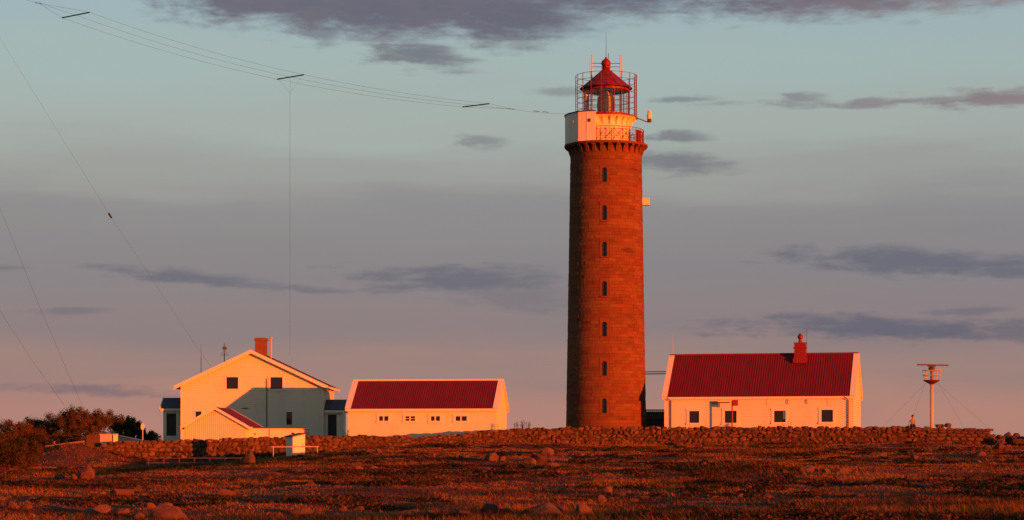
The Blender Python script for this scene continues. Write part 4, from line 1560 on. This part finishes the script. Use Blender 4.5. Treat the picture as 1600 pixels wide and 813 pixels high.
tag(link('heather', fast_mesh('heather', np.concatenate(HV), 4, M['heather'])), 'low dark heather cushions dotted over the foreground', 'heather', kind='stuff')
# pebbles too small to tell apart
PV = []
base = [np.array([v.co[:] for v in b.vertices])[np.array([p.vertices[:] for p in b.polygons])] for b in [rock_mesh('pebble', M['rock'], 900 + k, 1, .2, 5) for k in range(4)]]
for k in range(1500):
    Y = 45 * (182 / 45) ** NP.random()
    X = (NP.random() * 2 - 1) * (Y * .25 + 2)
    if vnoise(np.array([X / 7]), np.array([Y / 7]), 51)[0] < -.1: continue
    s_ = NP.uniform(.04, .16)
    tri = base[k % 4] * np.array([s_ * NP.uniform(.8, 1.5), s_, s_ * .7])
    a = NP.random() * 6.28
    c, s2 = math.cos(a), math.sin(a)
    tri = np.stack([tri[..., 0] * c - tri[..., 1] * s2 + X, tri[..., 0] * s2 + tri[..., 1] * c + Y, tri[..., 2] + tz(X, Y) + s_ * .15], -1)
    PV.append(tri.reshape(-1, 3))
tag(link('pebbles', fast_mesh('pebbles', np.concatenate(PV), 3, M['rock'])), 'scattered fist-sized stones among the grass', 'pebbles', kind='stuff')


# ----------------------------------------------------------------- shrubs
def shrub(px, Y, ytop, wpx, label, mat='leaf', n_leaf=16000, seed=1, leaf=.085, upright=False):
    rnd = np.random.default_rng(seed)
    x = xp(px, Y)
    zg = tz(x, Y)
    H_ = zy(ytop, Y) - zg
    W_ = wpx * Y / F / 2
    root = empty('shrub', (x, Y, zg))
    tag(root, label, 'shrub', 'shrubs at the left', 'thing')
    tips = []
    tr = MB()
    ns = 9
    for k in range(ns):
        a = 6.283 * k / ns + rnd.uniform(-.3, .3)
        rr = W_ * rnd.uniform(.25, .85)
        hh = H_ * rnd.uniform(.6, .95) * (1 - .25 * rr / W_)
        p1 = (math.cos(a) * rr * .35, math.sin(a) * rr * .35, hh * .45)
        p2 = (math.cos(a) * rr, math.sin(a) * rr, hh)
        tr.path([(math.cos(a) * .08, math.sin(a) * .08, -.1), p1, p2], .06, 5, .012)
        tips.append(p2)
        for q in range(5):
            t_ = rnd.uniform(.3, .95)
            b0 = Vector(p1).lerp(Vector(p2), t_)
            e = b0 + Vector((rnd.normal(0, .3) * W_, rnd.normal(0, .3) * W_, rnd.uniform(.05, .28) * H_))
            tr.path([b0, e], .022, 4, .006)
            tips.append(tuple(e))
        for q in range(4):
            rq = W_ * rnd.uniform(.4, .95); aq = a + rnd.uniform(-.4, .4)
            tips.append((math.cos(aq) * rq, math.sin(aq) * rq, H_ * rnd.uniform(.08, .5)))
    tr.build('trunk', M['bark'], root)
    tips = np.array(tips)
    tips[:, 2] = np.minimum(tips[:, 2], H_ * .93)
    rl_ = np.hypot(tips[:, 0], tips[:, 1])
    tips[:, :2] *= np.minimum(1, W_ * .92 / np.maximum(rl_, 1e-3))[:, None]
    nT = len(tips)
    cl_r = rnd.uniform(.12, .26, nT) * min(W_, H_) * 1.1
    idx = rnd.integers(0, nT, n_leaf)
    d = rnd.normal(0, 1, (n_leaf, 3)); d /= np.linalg.norm(d, axis=1)[:, None]
    rr = rnd.random(n_leaf) ** .5
    zst = 1.6 if upright else 1.0
    P_ = tips[idx] + d * (rr * cl_r[idx])[:, None] * np.array([1, 1, zst])
    # wind-blown twigs standing proud of the outline
    k = rnd.random(n_leaf) < .06
    P_[k] += np.stack([rnd.normal(0, .05, k.sum()) * W_, rnd.normal(0, .05, k.sum()) * W_, rnd.random(k.sum()) * .07 * H_], -1)
    P_[:, 2] = np.maximum(P_[:, 2], .02)
    s_ = (rnd.uniform(.5, 1.0, n_leaf) * leaf)[:, None]
    u1 = rnd.normal(0, 1, (n_leaf, 3)); u1[:, 2] += .8; u1 /= np.linalg.norm(u1, axis=1)[:, None]
    u2 = np.cross(u1, d); u2 /= np.maximum(np.linalg.norm(u2, axis=1), 1e-3)[:, None]
    q = np.stack([P_ - u1 * s_, P_ + u2 * s_ * .45, P_ + u1 * s_, P_ - u2 * s_ * .45], 1)
    link('crown', fast_mesh('crown', q.reshape(-1, 3), 4, M[mat]), root)
    return root


shrub(22, 168, 658, 92, 'broad rust-coloured shrub cut by the left edge', seed=1, n_leaf=22000)
shrub(62, 172, 654, 64, 'shorter shrub between the edge shrub and the tallest one', seed=2)
shrub(108, 170, 637, 70, 'tall rust-coloured shrub, highest of the thicket', seed=3, n_leaf=22000)
shrub(150, 173, 640, 80, 'tall feathery shrub right of the highest one', seed=4, n_leaf=22000)
shrub(190, 192, 646, 46, 'dark shaded shrub right of the rusty thicket', 'leaf_shade', seed=5, upright=True)
shrub(212, 193, 654, 30, 'dark shrub behind the round white sign', 'leaf_shade', seed=6, upright=True)
shrub(237, 197, 673, 32, 'low dark bush beside the gabled house porch', 'leaf_shade', seed=7, n_leaf=6000)
shrub(24, 140, 684, 84, 'low spreading reddish bush in front at the left edge', seed=8, n_leaf=24000, leaf=.07)
shrub(84, 166, 676, 70, 'low bush under the tallest shrubs', seed=9, n_leaf=8000, leaf=.065)


def weed(px, Y, ytop, label, n=6, seed=0):
    rnd = random.Random(seed)
    x = xp(px, Y); zg = tz(x, Y)
    root = empty('weed', (x, Y, zg))
    tag(root, label, 'weed', 'tall weeds by the wall')
    H_ = zy(ytop, Y) - zg
    st = MB(); lf_ = []
    for k in range(n):
        bx_, by_ = rnd.uniform(-.22, .22), rnd.uniform(-.15, .15)
        tx, ty = bx_ + rnd.uniform(-.3, .3), by_ + rnd.uniform(-.1, .1)
        h = H_ * rnd.uniform(.8, 1)
        st.path([(bx_, by_, -.05), ((bx_ + tx) / 2, by_, h * .5), (tx, ty, h)], .02, 4, .008)
        for q in range(26):
            t_ = rnd.uniform(.35, 1.03)
            c = np.array([bx_ + (tx - bx_) * t_, by_ + (ty - by_) * t_, h * t_])
            d = np.array([rnd.gauss(0, 1), rnd.gauss(0, 1), rnd.gauss(.5, 1)]); d /= np.linalg.norm(d)
            e = np.cross(d, [.3, .5, .8]); e /= np.linalg.norm(e)
            s_ = rnd.uniform(.04, .10)
            lf_ += [c, c + d * s_ + e * s_ * .3, c + d * s_ * 2, c + d * s_ - e * s_ * .3]
    st.build('stem', M['bark'], root)
    link('foliage', fast_mesh('foliage', np.array(lf_), 4, M['heather']), root)


weed(808, 181, 660, 'leftmost dry weed above the wall between barn and lighthouse', 5, 1)
weed(816, 181.5, 657, 'tallest dry weed above the wall between barn and lighthouse', 6, 2)
weed(826, 181, 659, 'rightmost dry weed above the wall between barn and lighthouse', 5, 3)
weed(1228, 182.5, 658, 'single dark weed under the third long house window', 4, 4)
weed(539, 180, 672, 'dark weed in the gap between porch and barn', 5, 5)

# ----------------------------------------------------------------- white hut and handrails
hx, hy = xp(457.5, 156), 156.0
hz = tz(hx, hy)
SU = empty('utility_hut', (hx, hy, hz), R(36))
tag(SU, 'small white utility hut with sloping dark roof in front of the wall', 'hut')
# local: -y face is the lit one; the -x face lies in shade
s_ = 156 / F
wl, wd = 22.0 * s_, 21.0 * s_
ht0, ht1 = zy(683, hy) - hz, zy(678.5, hy) - hz
v_ = [(0, 0, -.2), (wl, 0, -.2), (wl, wd, -.2), (0, wd, -.2), (0, 0, ht0), (wl, 0, ht1), (wl, wd, ht1), (0, wd, ht0)]
MB().add(v_, [(0, 3, 2, 1), (4, 5, 6, 7), (0, 1, 5, 4), (1, 2, 6, 5), (2, 3, 7, 6), (3, 0, 4, 7)]).build('wall', M['white_clean'], SU)
slab((-.1, -.05, ht0 + .01), (-.1, wd + .06, ht0 + .01), (wl + .04, -.05, ht1 + .03), (wl + .04, wd + .06, ht1 + .03), -.07).build('roof', M['slate'], SU)
dp = MB().box(.12, wl - .12, -.025, -.002, .12, ht0 - .12).build('door', M['white_clean'], SU)
MB().box(wl - .26, wl - .2, -.05, -.027, ht0 * .5, ht0 * .5 + .15).build('handle', M['steel'], dp)
MB().lathe([(.05, ht0), (.05, ht0 + .22), (.12, ht0 + .24), (.12, ht0 + .3), (.02, ht0 + .34)], 10, c=(.35, wd * .6)).build('vent_pipe', M['dark'], SU)
# hand rail past the hut
ry = 153.5
r0x, r1x = xp(427, ry), xp(496, ry)
RL = empty('hand_rail', (r0x, ry, tz(r0x, ry)))
tag(RL, 'pink-lit two-post hand rail crossing in front of the white hut', 'railing')
zr_ = zy(698.5, ry) - RL.location.z
for x in (r0x, (r0x * .56 + r1x * .44), r1x):
    MB().path([(x - r0x, 0, tz(x, ry) - RL.location.z - .15), (x - r0x, 0, zr_)], .035, 6).build('post', M['mast'], RL)
MB().path([(-.12, 0, zr_), (r1x - r0x + .12, 0, zr_ + .02)], .045, 6).build('rail', M['mast'], RL)
# low metal rail on the left
ly = 147.0
l0, l1 = xp(232, ly), xp(376, ly)
LR_ = empty('low_rail', (l0, ly, tz(l0, ly)))
tag(LR_, 'long low grey metal rail on short posts below the wall', 'railing')
zl = zy(716, ly) - LR_.location.z
for k in range(7):
    x = l0 + (l1 - l0) * k / 6
    MB().path([(x - l0, 0, tz(x, ly) - LR_.location.z - .15), (x - l0, 0, zl + .04)], .03, 5).build('post', M['steel'], LR_)
for dzz in (0, -.33):
    MB().path([(-.15, 0, zl + dzz), (l1 - l0 + .2, 0, zl + dzz)], .028, 5).build('rail', M['steel'], LR_)

# concrete gate blocks at the left end of the wall
cy = 165.0
c0, c1 = xp(156, cy), xp(174.5, cy)
CB = empty('concrete_block', (c0, cy, tz(c0, cy)), R(8))
tag(CB, 'pale concrete gate block at the left end of the stone wall', 'concrete block', None, 'thing')
zt = zy(679.5, cy) - CB.location.z
MB().box(0, c1 - c0, 0, .6, -.3, zt).build('block', M['concrete'], CB)
MB().box(-.03, c1 - c0 + .03, -.03, .63, zt + .002, zt + .07).build('coping', M['concrete'], CB)
CC = empty('concrete_wall', (xp(133, 162), 162.5, tz(xp(133, 162), 162)))
tag(CC, 'reddish-brown low wall left of the pale gate block', 'wall', None, 'thing')
zt = zy(681, 162.5) - CC.location.z
MB().box(0, xp(155, 162.5) - xp(133, 162), 0, .35, -.3, zt).build('wall', M['rust'], CC)  # plain reddish brown, darker than the pale block beside it
MB().box(-.03, xp(155, 162.5) - xp(133, 162), -.03, .38, zt + .002, zt + .06).build('coping', M['rust'], CC)
pa, pb = Vector((xp(182, 176), 176, 0)), Vector((xp(223, 168.5), 168.5, 0))
zt = zy(681, 172)
dd = (pb - pa).normalized(); nn = Vector((dd.y, -dd.x, 0))
CW = empty('low_wall', (pa.x, pa.y, tz(pa.x, pa.y)))
tag(CW, 'low white wall in shade behind the left end of the stone wall', 'wall', None, 'thing')
q = [pa - CW.location * 0, pb, pb + nn * -.3, pa + nn * -.3]
zt1 = zy(690, 169)
pr_ = [(p_.x - pa.x, p_.y - pa.y) for p_ in q]
tops = [zt, zt1, zt1, zt]
MB().add([(x_, y_, -.9) for x_, y_ in pr_] + [(x_, y_, t_ - CW.location.z) for (x_, y_), t_ in zip(pr_, tops)],
         [(3, 2, 1, 0), (4, 5, 6, 7), (0, 1, 5, 4), (1, 2, 6, 5), (2, 3, 7, 6), (3, 0, 4, 7)]).build('wall', M['white'], CW)
cp_ = [(p_.x - pa.x, p_.y - pa.y) for p_ in [pa - dd * .05 + nn * .04, pb + dd * .05 + nn * .04, pb + dd * .05 - nn * .34, pa - dd * .05 - nn * .34]]
MB().add([(x_, y_, t_ + .003 - CW.location.z) for (x_, y_), t_ in zip(cp_, tops)] + [(x_, y_, t_ + .06 - CW.location.z) for (x_, y_), t_ in zip(cp_, tops)],
         [(3, 2, 1, 0), (4, 5, 6, 7), (0, 1, 5, 4), (1, 2, 6, 5), (2, 3, 7, 6), (3, 0, 4, 7)]).build('coping', M['concrete'], CW)
GP = empty('gate_pillar', (xp(177, 170), 170, tz(xp(177, 170), 170)), R(10))
tag(GP, 'short white gate pillar between the concrete block and low white wall', 'pillar', None, 'thing')
zt = zy(679.5, 170) - GP.location.z
MB().box(0, .36, 0, .36, -.3, zt).build('shaft', M['white_clean'], GP)
MB().box(-.04, .40, -.04, .40, zt + .002, zt + .08).build('cap', M['concrete'], GP)
# barrier pole
by_ = 157.5
b0x, b1x = xp(71, by_), xp(132, by_)
BP = empty('barrier_pole', (b0x, by_, tz(b0x, by_)))
tag(BP, 'sloping wooden barrier pole over the grassy mound at the left', 'barrier')
za_, zb_ = zy(698, by_) - BP.location.z, zy(690, by_) - BP.location.z
MB().path([(0, 0, za_), (b1x - b0x, 0, zb_)], .085, 7).build('pole', M['wood'], BP)
for k, f_ in enumerate((.03, .22, .97)):
    x = b0x + (b1x - b0x) * f_
    top = za_ + (zb_ - za_) * f_ + (.30 if k == 1 else -.06)
    MB().path([(x - b0x, .13, tz(x, by_) - BP.location.z - .2), (x - b0x, .13, top)], .06, 6).build('post', M['wood'], BP)
# round sign
sx, sy_ = xp(223, 170), 170.0
SG = empty('sign', (sx, sy_, tz(sx, sy_)))
tag(SG, 'round white sign disc on a thin post before the dark shrubs', 'sign')
zs_ = zy(667, sy_) - SG.location.z
MB().path([(0, 0, -.2), (0, 0, zs_ + .2)], .04, 6).build('post', M['mast'], SG)
sd = MB()
sd.add([(.15 * math.cos(t), -.05, zs_ + .26 * math.sin(t)) for t in np.linspace(0, 6.283, 20, endpoint=False)] + [(.15 * math.cos(t), -.035, zs_ + .26 * math.sin(t)) for t in np.linspace(0, 6.283, 20, endpoint=False)],
       [tuple(range(20)), tuple(reversed(range(20, 40)))] + [(i, 20 + i, 20 + (i + 1) % 20, (i + 1) % 20) for i in range(20)])
sd.build('disc', M['white_clean'], SG)

# ----------------------------------------------------------------- signal post and red board before the long house
uL = solve_u(1124.3, BX, BY, rz)
LB = empty('wall_pipe', tuple(Vector((BX, BY, 0)) + Vector((ux.x, ux.y, 0)) * uL - Vector((uy.x, uy.y, 0)) * .03 + Vector((0, 0, 2.2))), rz)
tag(LB, 'thin brown level pipe fixed to the long house front wall', 'pipe')
lyv = BY - math.sin(R(PHI)) * uL
lz = lambda y: zy(y, lyv) - 2.2
MB().path([(solve_u(1112, BX, BY, rz) - uL, -.06, lz(629.8)), (solve_u(1141, BX, BY, rz) - uL, -.06, lz(628.8))], .05, 6).build('pipe_arm', M['rust'], LB)
MB().path([(0, -.06, lz(629.3)), (0, -.06, lz(637))], .035, 6).build('drop_pipe', M['rust'], LB)
# the red post stands where its shadow falls on the wall at column 1110
uS = solve_u(1110.5, BX, BY, rz)
wS = Vector((BX, BY)) + Vector((ux.x, ux.y)) * uS
kk = (1144 - 800) / F
tS = (kk * wS.y - wS.x) / (sdir.x - kk * sdir.y)
rx, rY = wS.x + sdir.x * tS, wS.y + sdir.y * tS
RB = empty('signboard', (rx, rY, tz(rx, rY)))
tag(RB, 'square red signboard on a red post before the long house', 'signboard')
MB().path([(0, 0, -.2), (0, 0, zy(626, rY) - RB.location.z)], .065, 8).build('post', M['red'], RB)
MB().box(.0, xp(1153, rY) - rx, -.11, -.067, zy(634.4, rY) - RB.location.z, zy(625, rY) - RB.location.z).build('board', M['red'], RB)

# ----------------------------------------------------------------- radar mast
my = 196.0
mx_ = xp(1455.8, my)
RM = empty('radar_mast', (mx_, my, tz(mx_, my)))
tag(RM, 'radar mast with rotating bar antenna over a railed basket', 'radar mast')
mz = lambda y: zy(y, my) - RM.location.z
MB().path([(0, 0, -.2), (0, 0, mz(596))], .17, 14, .155).build('pole', M['mast'], RM, True)
MB().path([(-.2, 0, mz(612)), (.2, 0, mz(612))], .03, 5).build('step_bolt', M['rust'], RM)
MB().lathe([(.17, mz(601)), (.3, mz(599.5)), (.72, mz(595.5)), (.76, mz(595.3)), (.76, mz(594)), (.02, mz(594))], 20).build('platform', M['rust'], RM)
for r_, y in ((.86, 579.2), (.84, 587)):
    MB().path([(r_ * math.cos(t), r_ * math.sin(t), mz(y)) for t in np.linspace(0, 6.283, 25)], .03, 5, cap=False).build('basket_rail', M['mast'], RM)
for k in range(10):
    a = R(36 * k + 9)
    MB().path([(.72 * math.cos(a), .72 * math.sin(a), mz(594.5)), (.86 * math.cos(a), .86 * math.sin(a), mz(579.2))], .026, 5).build('basket_post', M['mast'], RM)
MB().lathe([(.13, mz(594)), (.13, mz(579)), (.28, mz(578.8)), (.30, mz(574.5)), (.12, mz(573)), (.10, mz(571.5))], 16).build('pedestal', M['rust'], RM)
ab = MB()
ab.box(-1.46, 1.46, -.12, .12, mz(570.5) - .06, mz(570.5) + .06)
bo = ab.build('radar_bar', M['rust'], RM); bo.rotation_euler = (0, R(.8), R(8))
MB().box(-.35, .35, -.14, .14, mz(570.5) - .16, mz(570.5) - .062).build('bar_mount', M['rust'], RM).rotation_euler = (0, 0, R(8))
for k, (px, y, dY) in enumerate(((1352, 672, -6), (1410, 672, 6), (1524, 672, -8), (1575, 676, 7))):
    e = (xp(px, my + dY) - mx_, dY, tz(xp(px, my + dY), my + dY) - RM.location.z - .1)
    sx_ = -1 if px < 1455 else 1
    MB().path([(sx_ * .55, dY * .02, mz(599)), e], .007, 4).build('guy_wire', M['wire'], RM)


# ----------------------------------------------------------------- wire aerial between lighthouse and a mast beyond the frame
def sag(p, q, s, n=14):
    p, q = Vector(p), Vector(q)
    return [p.lerp(q, i / n) - Vector((0, 0, 4 * s * (i / n) * (1 - i / n))) for i in range(n + 1)]


def at(px, y, Y):
    return Vector((xp(px, Y), Y, zy(y, Y)))


AE = empty('wire_aerial', tuple(at(453, 121, 190)))
tag(AE, 'three-wire aerial with spreader bars strung from the lighthouse to the upper left', 'aerial')
AO = AE.location
SP = [((97, 28, 184.5), (140, 19.5, 181.8)), ((433, 124, 191.6), (475, 117, 188.6)), ((723, 167.3, 196.8), (764.5, 162.2, 193.8))]
ends = []
for a, b in SP:
    A, B = at(*a), at(*b)
    ends.append((A, B))
    MB().path([A - AO, B - AO], .055, 6).build('spreader', M['spreader'], AE)
WR_ = .009
tower_pt = at(884, 178, 199.4)
gather = at(800, 170.5, 196.5)
mast_pt = at(-70, -34, 180.5)
gather2 = at(60, 5, 182)
for f_ in (0, .5, 1):
    pts_ = [A.lerp(B, f_) for A, B in ends]
    MB().path([p_ - AO for p_ in [gather2] + sag(pts_[0], pts_[1], .35)[0:] ], WR_, 4).build('wire', M['wire'], AE)
    MB().path([p_ - AO for p_ in sag(pts_[1], pts_[2], .25) + [gather]], WR_, 4).build('wire', M['wire'], AE)
MB().path([p_ - AO for p_ in sag(gather, tower_pt, .12, 6)], WR_, 4).build('halyard', M['wire'], AE)
MB().path([p_ - AO for p_ in sag(mast_pt, gather2, .1, 6)], WR_, 4).build('halyard', M['wire'], AE)
for g in (gather, gather2, gather.lerp(tower_pt, .45), gather.lerp(tower_pt, .62)):
    MB().path([g - AO - Vector((.28, 0, -.02)), g - AO + Vector((.28, 0, -.03))], .028, 5).build('insulator', M['spreader'], AE)
A, B = ends[1]
yk = at(453, 146, 190)
for f_ in (.05, .5, .95):
    MB().path([A.lerp(B, f_) - AO, yk - AO], .008, 4).build('bridle', M['wire'], AE)
MB().path([yk - AO, at(453, 556, 203) - AO], .009, 4).build('down_lead', M['wire'], AE)
# its mast, out of frame on the left
ms_x, ms_y = mast_pt.x, mast_pt.y
mg = tz(ms_x, ms_y)
MS = empty('aerial_mast', (ms_x, ms_y, mg))
tag(MS, 'slender lattice aerial mast beyond the left edge', 'mast')
for k in range(3):
    a = R(120 * k)
    MB().path([(.25 * math.cos(a), .25 * math.sin(a), -.2), (.25 * math.cos(a), .25 * math.sin(a), mast_pt.z - mg + .4)], .04, 5).build('leg', M['rust'], MS)
br = MB()
for k in range(50):
    z0_ = k * (mast_pt.z - mg) / 50; z1_ = (k + 1) * (mast_pt.z - mg) / 50
    for j in range(3):
        a, b = R(120 * j), R(120 * (j + 1))
        br.path([(.25 * math.cos(a), .25 * math.sin(a), z0_), (.25 * math.cos(b), .25 * math.sin(b), z1_)], .02, 3)
tag(br.build('bracing', M['rust'], MS), kind='stuff')
top = Vector((ms_x, ms_y, mast_pt.z))
for i, (pts_, s_, lab) in enumerate(((((-62, -52, 181), (0, 60, 186), (172, 337, 198), (310, 546, 207), (400, 668, 214)), 0, 'long guy wire with a black insulator coming down behind the gabled house'),
                                     (((-66, 158, 181), (0, 326, 181.5), (62, 480, 183), (150, 684, 185)), 0, 'middle guy wire dropping to the tall shrubs'),
                                     (((-66, 382, 181), (0, 486, 182), (52, 566, 183), (138, 686, 184)), 0, 'lowest guy wire near the left edge'))):
    W_ = [at(*p_) for p_ in pts_]
    g_ = empty('guy_wire', tuple(W_[-1]))
    tag(g_, lab, 'guy wire', 'guy wires of the aerial mast', 'thing')
    fine = []
    for p_, q_ in zip(W_[:-1], W_[1:]):
        fine += [p_.lerp(q_, k / 6) for k in range(6)]
    fine.append(W_[-1])
    MB().path([p_ - W_[-1] for p_ in fine], .009, 4).build('cable', M['wire'], g_)
    if i == 0:
        d_ = (W_[2] - W_[1]).normalized()
        MB().path([W_[2] - d_ * .28 - W_[-1], W_[2] + d_ * .28 - W_[-1]], .09, 6).build('insulator', M['spreader'], g_)

# ----------------------------------------------------------------- person seated on the wall
ppx = 1425.3
wx, wy = wpt(ppx)
seat_z = zy(667.6, wy) + .02
PE = empty('person', (wx, wy - .30, tz(wx, wy - .3)))
tag(PE, 'dark-haired person in tan top and dark trousers seated on the stone wall', 'person')
sz = seat_z - PE.location.z


def skin(name, verts, edges, radii, mat, parent, sub=1, root=0):
    me_ = bpy.data.meshes.new(name)
    me_.from_pydata([Vector(v) for v in verts], edges, [])
    ob = bpy.data.objects.new(name, me_)
    COL.objects.link(ob)
    m_ = ob.modifiers.new('skin', 'SKIN')
    m_.use_smooth_shade = True
    ob.modifiers.new('sub', 'SUBSURF').levels = sub
    for i, d in enumerate(me_.skin_vertices[0].data):
        d.radius = radii[i] if isinstance(radii[i], tuple) else (radii[i], radii[i])
        d.use_root = i == root
    dg = bpy.context.evaluated_depsgraph_get()
    dg.update()
    new = bpy.data.meshes.new_from_object(ob.evaluated_get(dg))
    bpy.data.objects.remove(ob)
    bpy.data.meshes.remove(me_)
    new.name = name
    new.materials.clear(); new.materials.append(mat)
    new.polygons.foreach_set('use_smooth', [True] * len(new.polygons))
    return new


# pelvis, spine, chest, neck, head; arms propped, legs hanging over the wall face (-y)
hz_ = sz + .10
JV = [(0, .1, hz_), (0, .12, hz_ + .22), (0, .10, hz_ + .42), (0, .08, hz_ + .55), (0, .06, hz_ + .66), (0, .05, hz_ + .76), (0, .06, hz_ + .86),
      (-.17, .10, hz_ + .48), (-.27, .14, hz_ + .24), (-.36, .12, hz_ - .0), (-.38, .10, hz_ - .07),
      (.17, .10, hz_ + .48), (.22, .06, hz_ + .22), (.13, -.14, hz_ + .08), (.10, -.2, hz_ + .06),
      (-.10, .06, hz_), (-.12, -.36, hz_ + .0), (-.10, -.40, hz_ - .40), (-.10, -.50, hz_ - .44),
      (.10, .06, hz_), (.12, -.34, hz_ + .01), (.14, -.42, hz_ - .40), (.15, -.52, hz_ - .43)]
JE = [(0, 1), (1, 2), (2, 3), (3, 4), (4, 5), (5, 6), (2, 7), (7, 8), (8, 9), (9, 10), (2, 11), (11, 12), (12, 13), (13, 14),
      (0, 15), (15, 16), (16, 17), (17, 18), (0, 19), (19, 20), (20, 21), (21, 22)]
JR = [(.15, .11), (.14, .10), (.16, .11), (.06, .06), (.085, .09), (.085, .10), (.06, .07),
      .055, .042, .032, .025, .055, .042, .032, .025, .085, .062, .045, .035, .085, .062, .045, .035]
body = skin('body', JV, JE, JR, M['skin'], PE, 2)
# fingers and thumb grown from each palm, joined into the same body mesh
bm = bmesh.new(); bm.from_mesh(body)
for (hx_, hy2, hz2, dx_, dy_) in ((-.38, .10, hz_ - .085, -.4, -.9), (.10, -.2, hz_ + .06, -.5, -.86)):
    dv = Vector((dx_, dy_, -.2)).normalized(); sd_ = Vector((-dv.y, dv.x, 0)).normalized()
    for k, (off, ln) in enumerate(((-.027, .07), (-.009, .08), (.009, .075), (.027, .06), (.04, .05))):
        b0 = Vector((hx_, hy2, hz2)) + sd_ * off
        d2 = dv if k < 4 else (dv + sd_ * 1.0).normalized()
        f_ = skin('finger', [b0 - dv * .02, b0 + d2 * ln * .55, b0 + d2 * ln + Vector((0, 0, -.015))], [(0, 1), (1, 2)], [.009, .008, .007], M['skin'], PE, 1)
        bm.from_mesh(f_); bpy.data.meshes.remove(f_)
# face: nose and ears as part of the head surface
for c, sc in (((0, -.055, hz_ + .745), (.014, .022, .02)), ((-.09, .05, hz_ + .745), (.012, .025, .035)), ((.09, .05, hz_ + .745), (.012, .025, .035))):
    bmesh.ops.create_icosphere(bm, subdivisions=2, radius=1, matrix=Matrix.Translation(c) @ Matrix.Diagonal(sc + (1,)))
bm.to_mesh(body); bm.free()
link('body', body, PE)
k_ = 1.16
idx = [0, 1, 2, 7, 8, 11, 12]
mp_ = {o_: i for i, o_ in enumerate(idx)}
sh_ = skin('shirt', [JV[i] if i != 8 and i != 12 else tuple(Vector(JV[7 if i == 8 else 11]).lerp(Vector(JV[i]), .65)) for i in idx], [(mp_[a], mp_[b]) for a, b in JE if a in mp_ and b in mp_],
           [tuple(r * k_ for r in JR[i]) if isinstance(JR[i], tuple) else JR[i] * 1.25 for i in idx], M['shirt'], PE, 2)
link('shirt', sh_, PE)
idx = [0, 15, 16, 17, 19, 20, 21]
mp_ = {o_: i for i, o_ in enumerate(idx)}
link('trousers', skin('trousers', [JV[i] for i in idx], [(mp_[a], mp_[b]) for a, b in JE if a in mp_ and b in mp_],
                      [(.165, .125)] + [JR[i] * 1.2 if not isinstance(JR[i], tuple) else JR[i] for i in idx[1:]], M['trouser'], PE, 2), PE)
for i in (17, 21):
    a, b = Vector(JV[i]), Vector(JV[i + 1])
    link('shoe', skin('shoe', [a + Vector((0, .04, -.05)), a.lerp(b, .5) + Vector((0, 0, -.05)), b + Vector((0, -.06, -.04))], [(0, 1), (1, 2)], [.05, .048, .04], M['dark'], PE, 1), PE)
bm = bmesh.new()
bmesh.ops.create_icosphere(bm, subdivisions=3, radius=1, matrix=Matrix.Translation((0, .085, hz_ + .80)) @ Matrix.Diagonal((.115, .115, .125, 1)))
bmesh.ops.delete(bm, geom=[v for v in bm.verts if v.co.y < .02 and v.co.z < hz_ + .80], context='VERTS')
hm = bpy.data.meshes.new('hair'); bm.to_mesh(hm); bm.free()
hm.materials.append(M['hair'])
link('hair', hm, PE)
for sx_ in (-.03, .03):
    bm = bmesh.new()
    bmesh.ops.create_icosphere(bm, subdivisions=1, radius=.012, matrix=Matrix.Translation((sx_, -.045, hz_ + .775)))
    em = bpy.data.meshes.new('eye'); bm.to_mesh(em); bm.free(); em.materials.append(M['hair'])
    link('eye', em, PE)
bm = bmesh.new()
bmesh.ops.create_icosphere(bm, subdivisions=1, radius=1, matrix=Matrix.Translation((0, -.042, hz_ + .69)) @ Matrix.Diagonal((.028, .008, .007, 1)))
em = bpy.data.meshes.new('mouth'); bm.to_mesh(em); bm.free(); em.materials.append(M['red'])
link('mouth', em, PE)
bpy.context.view_layer.update()
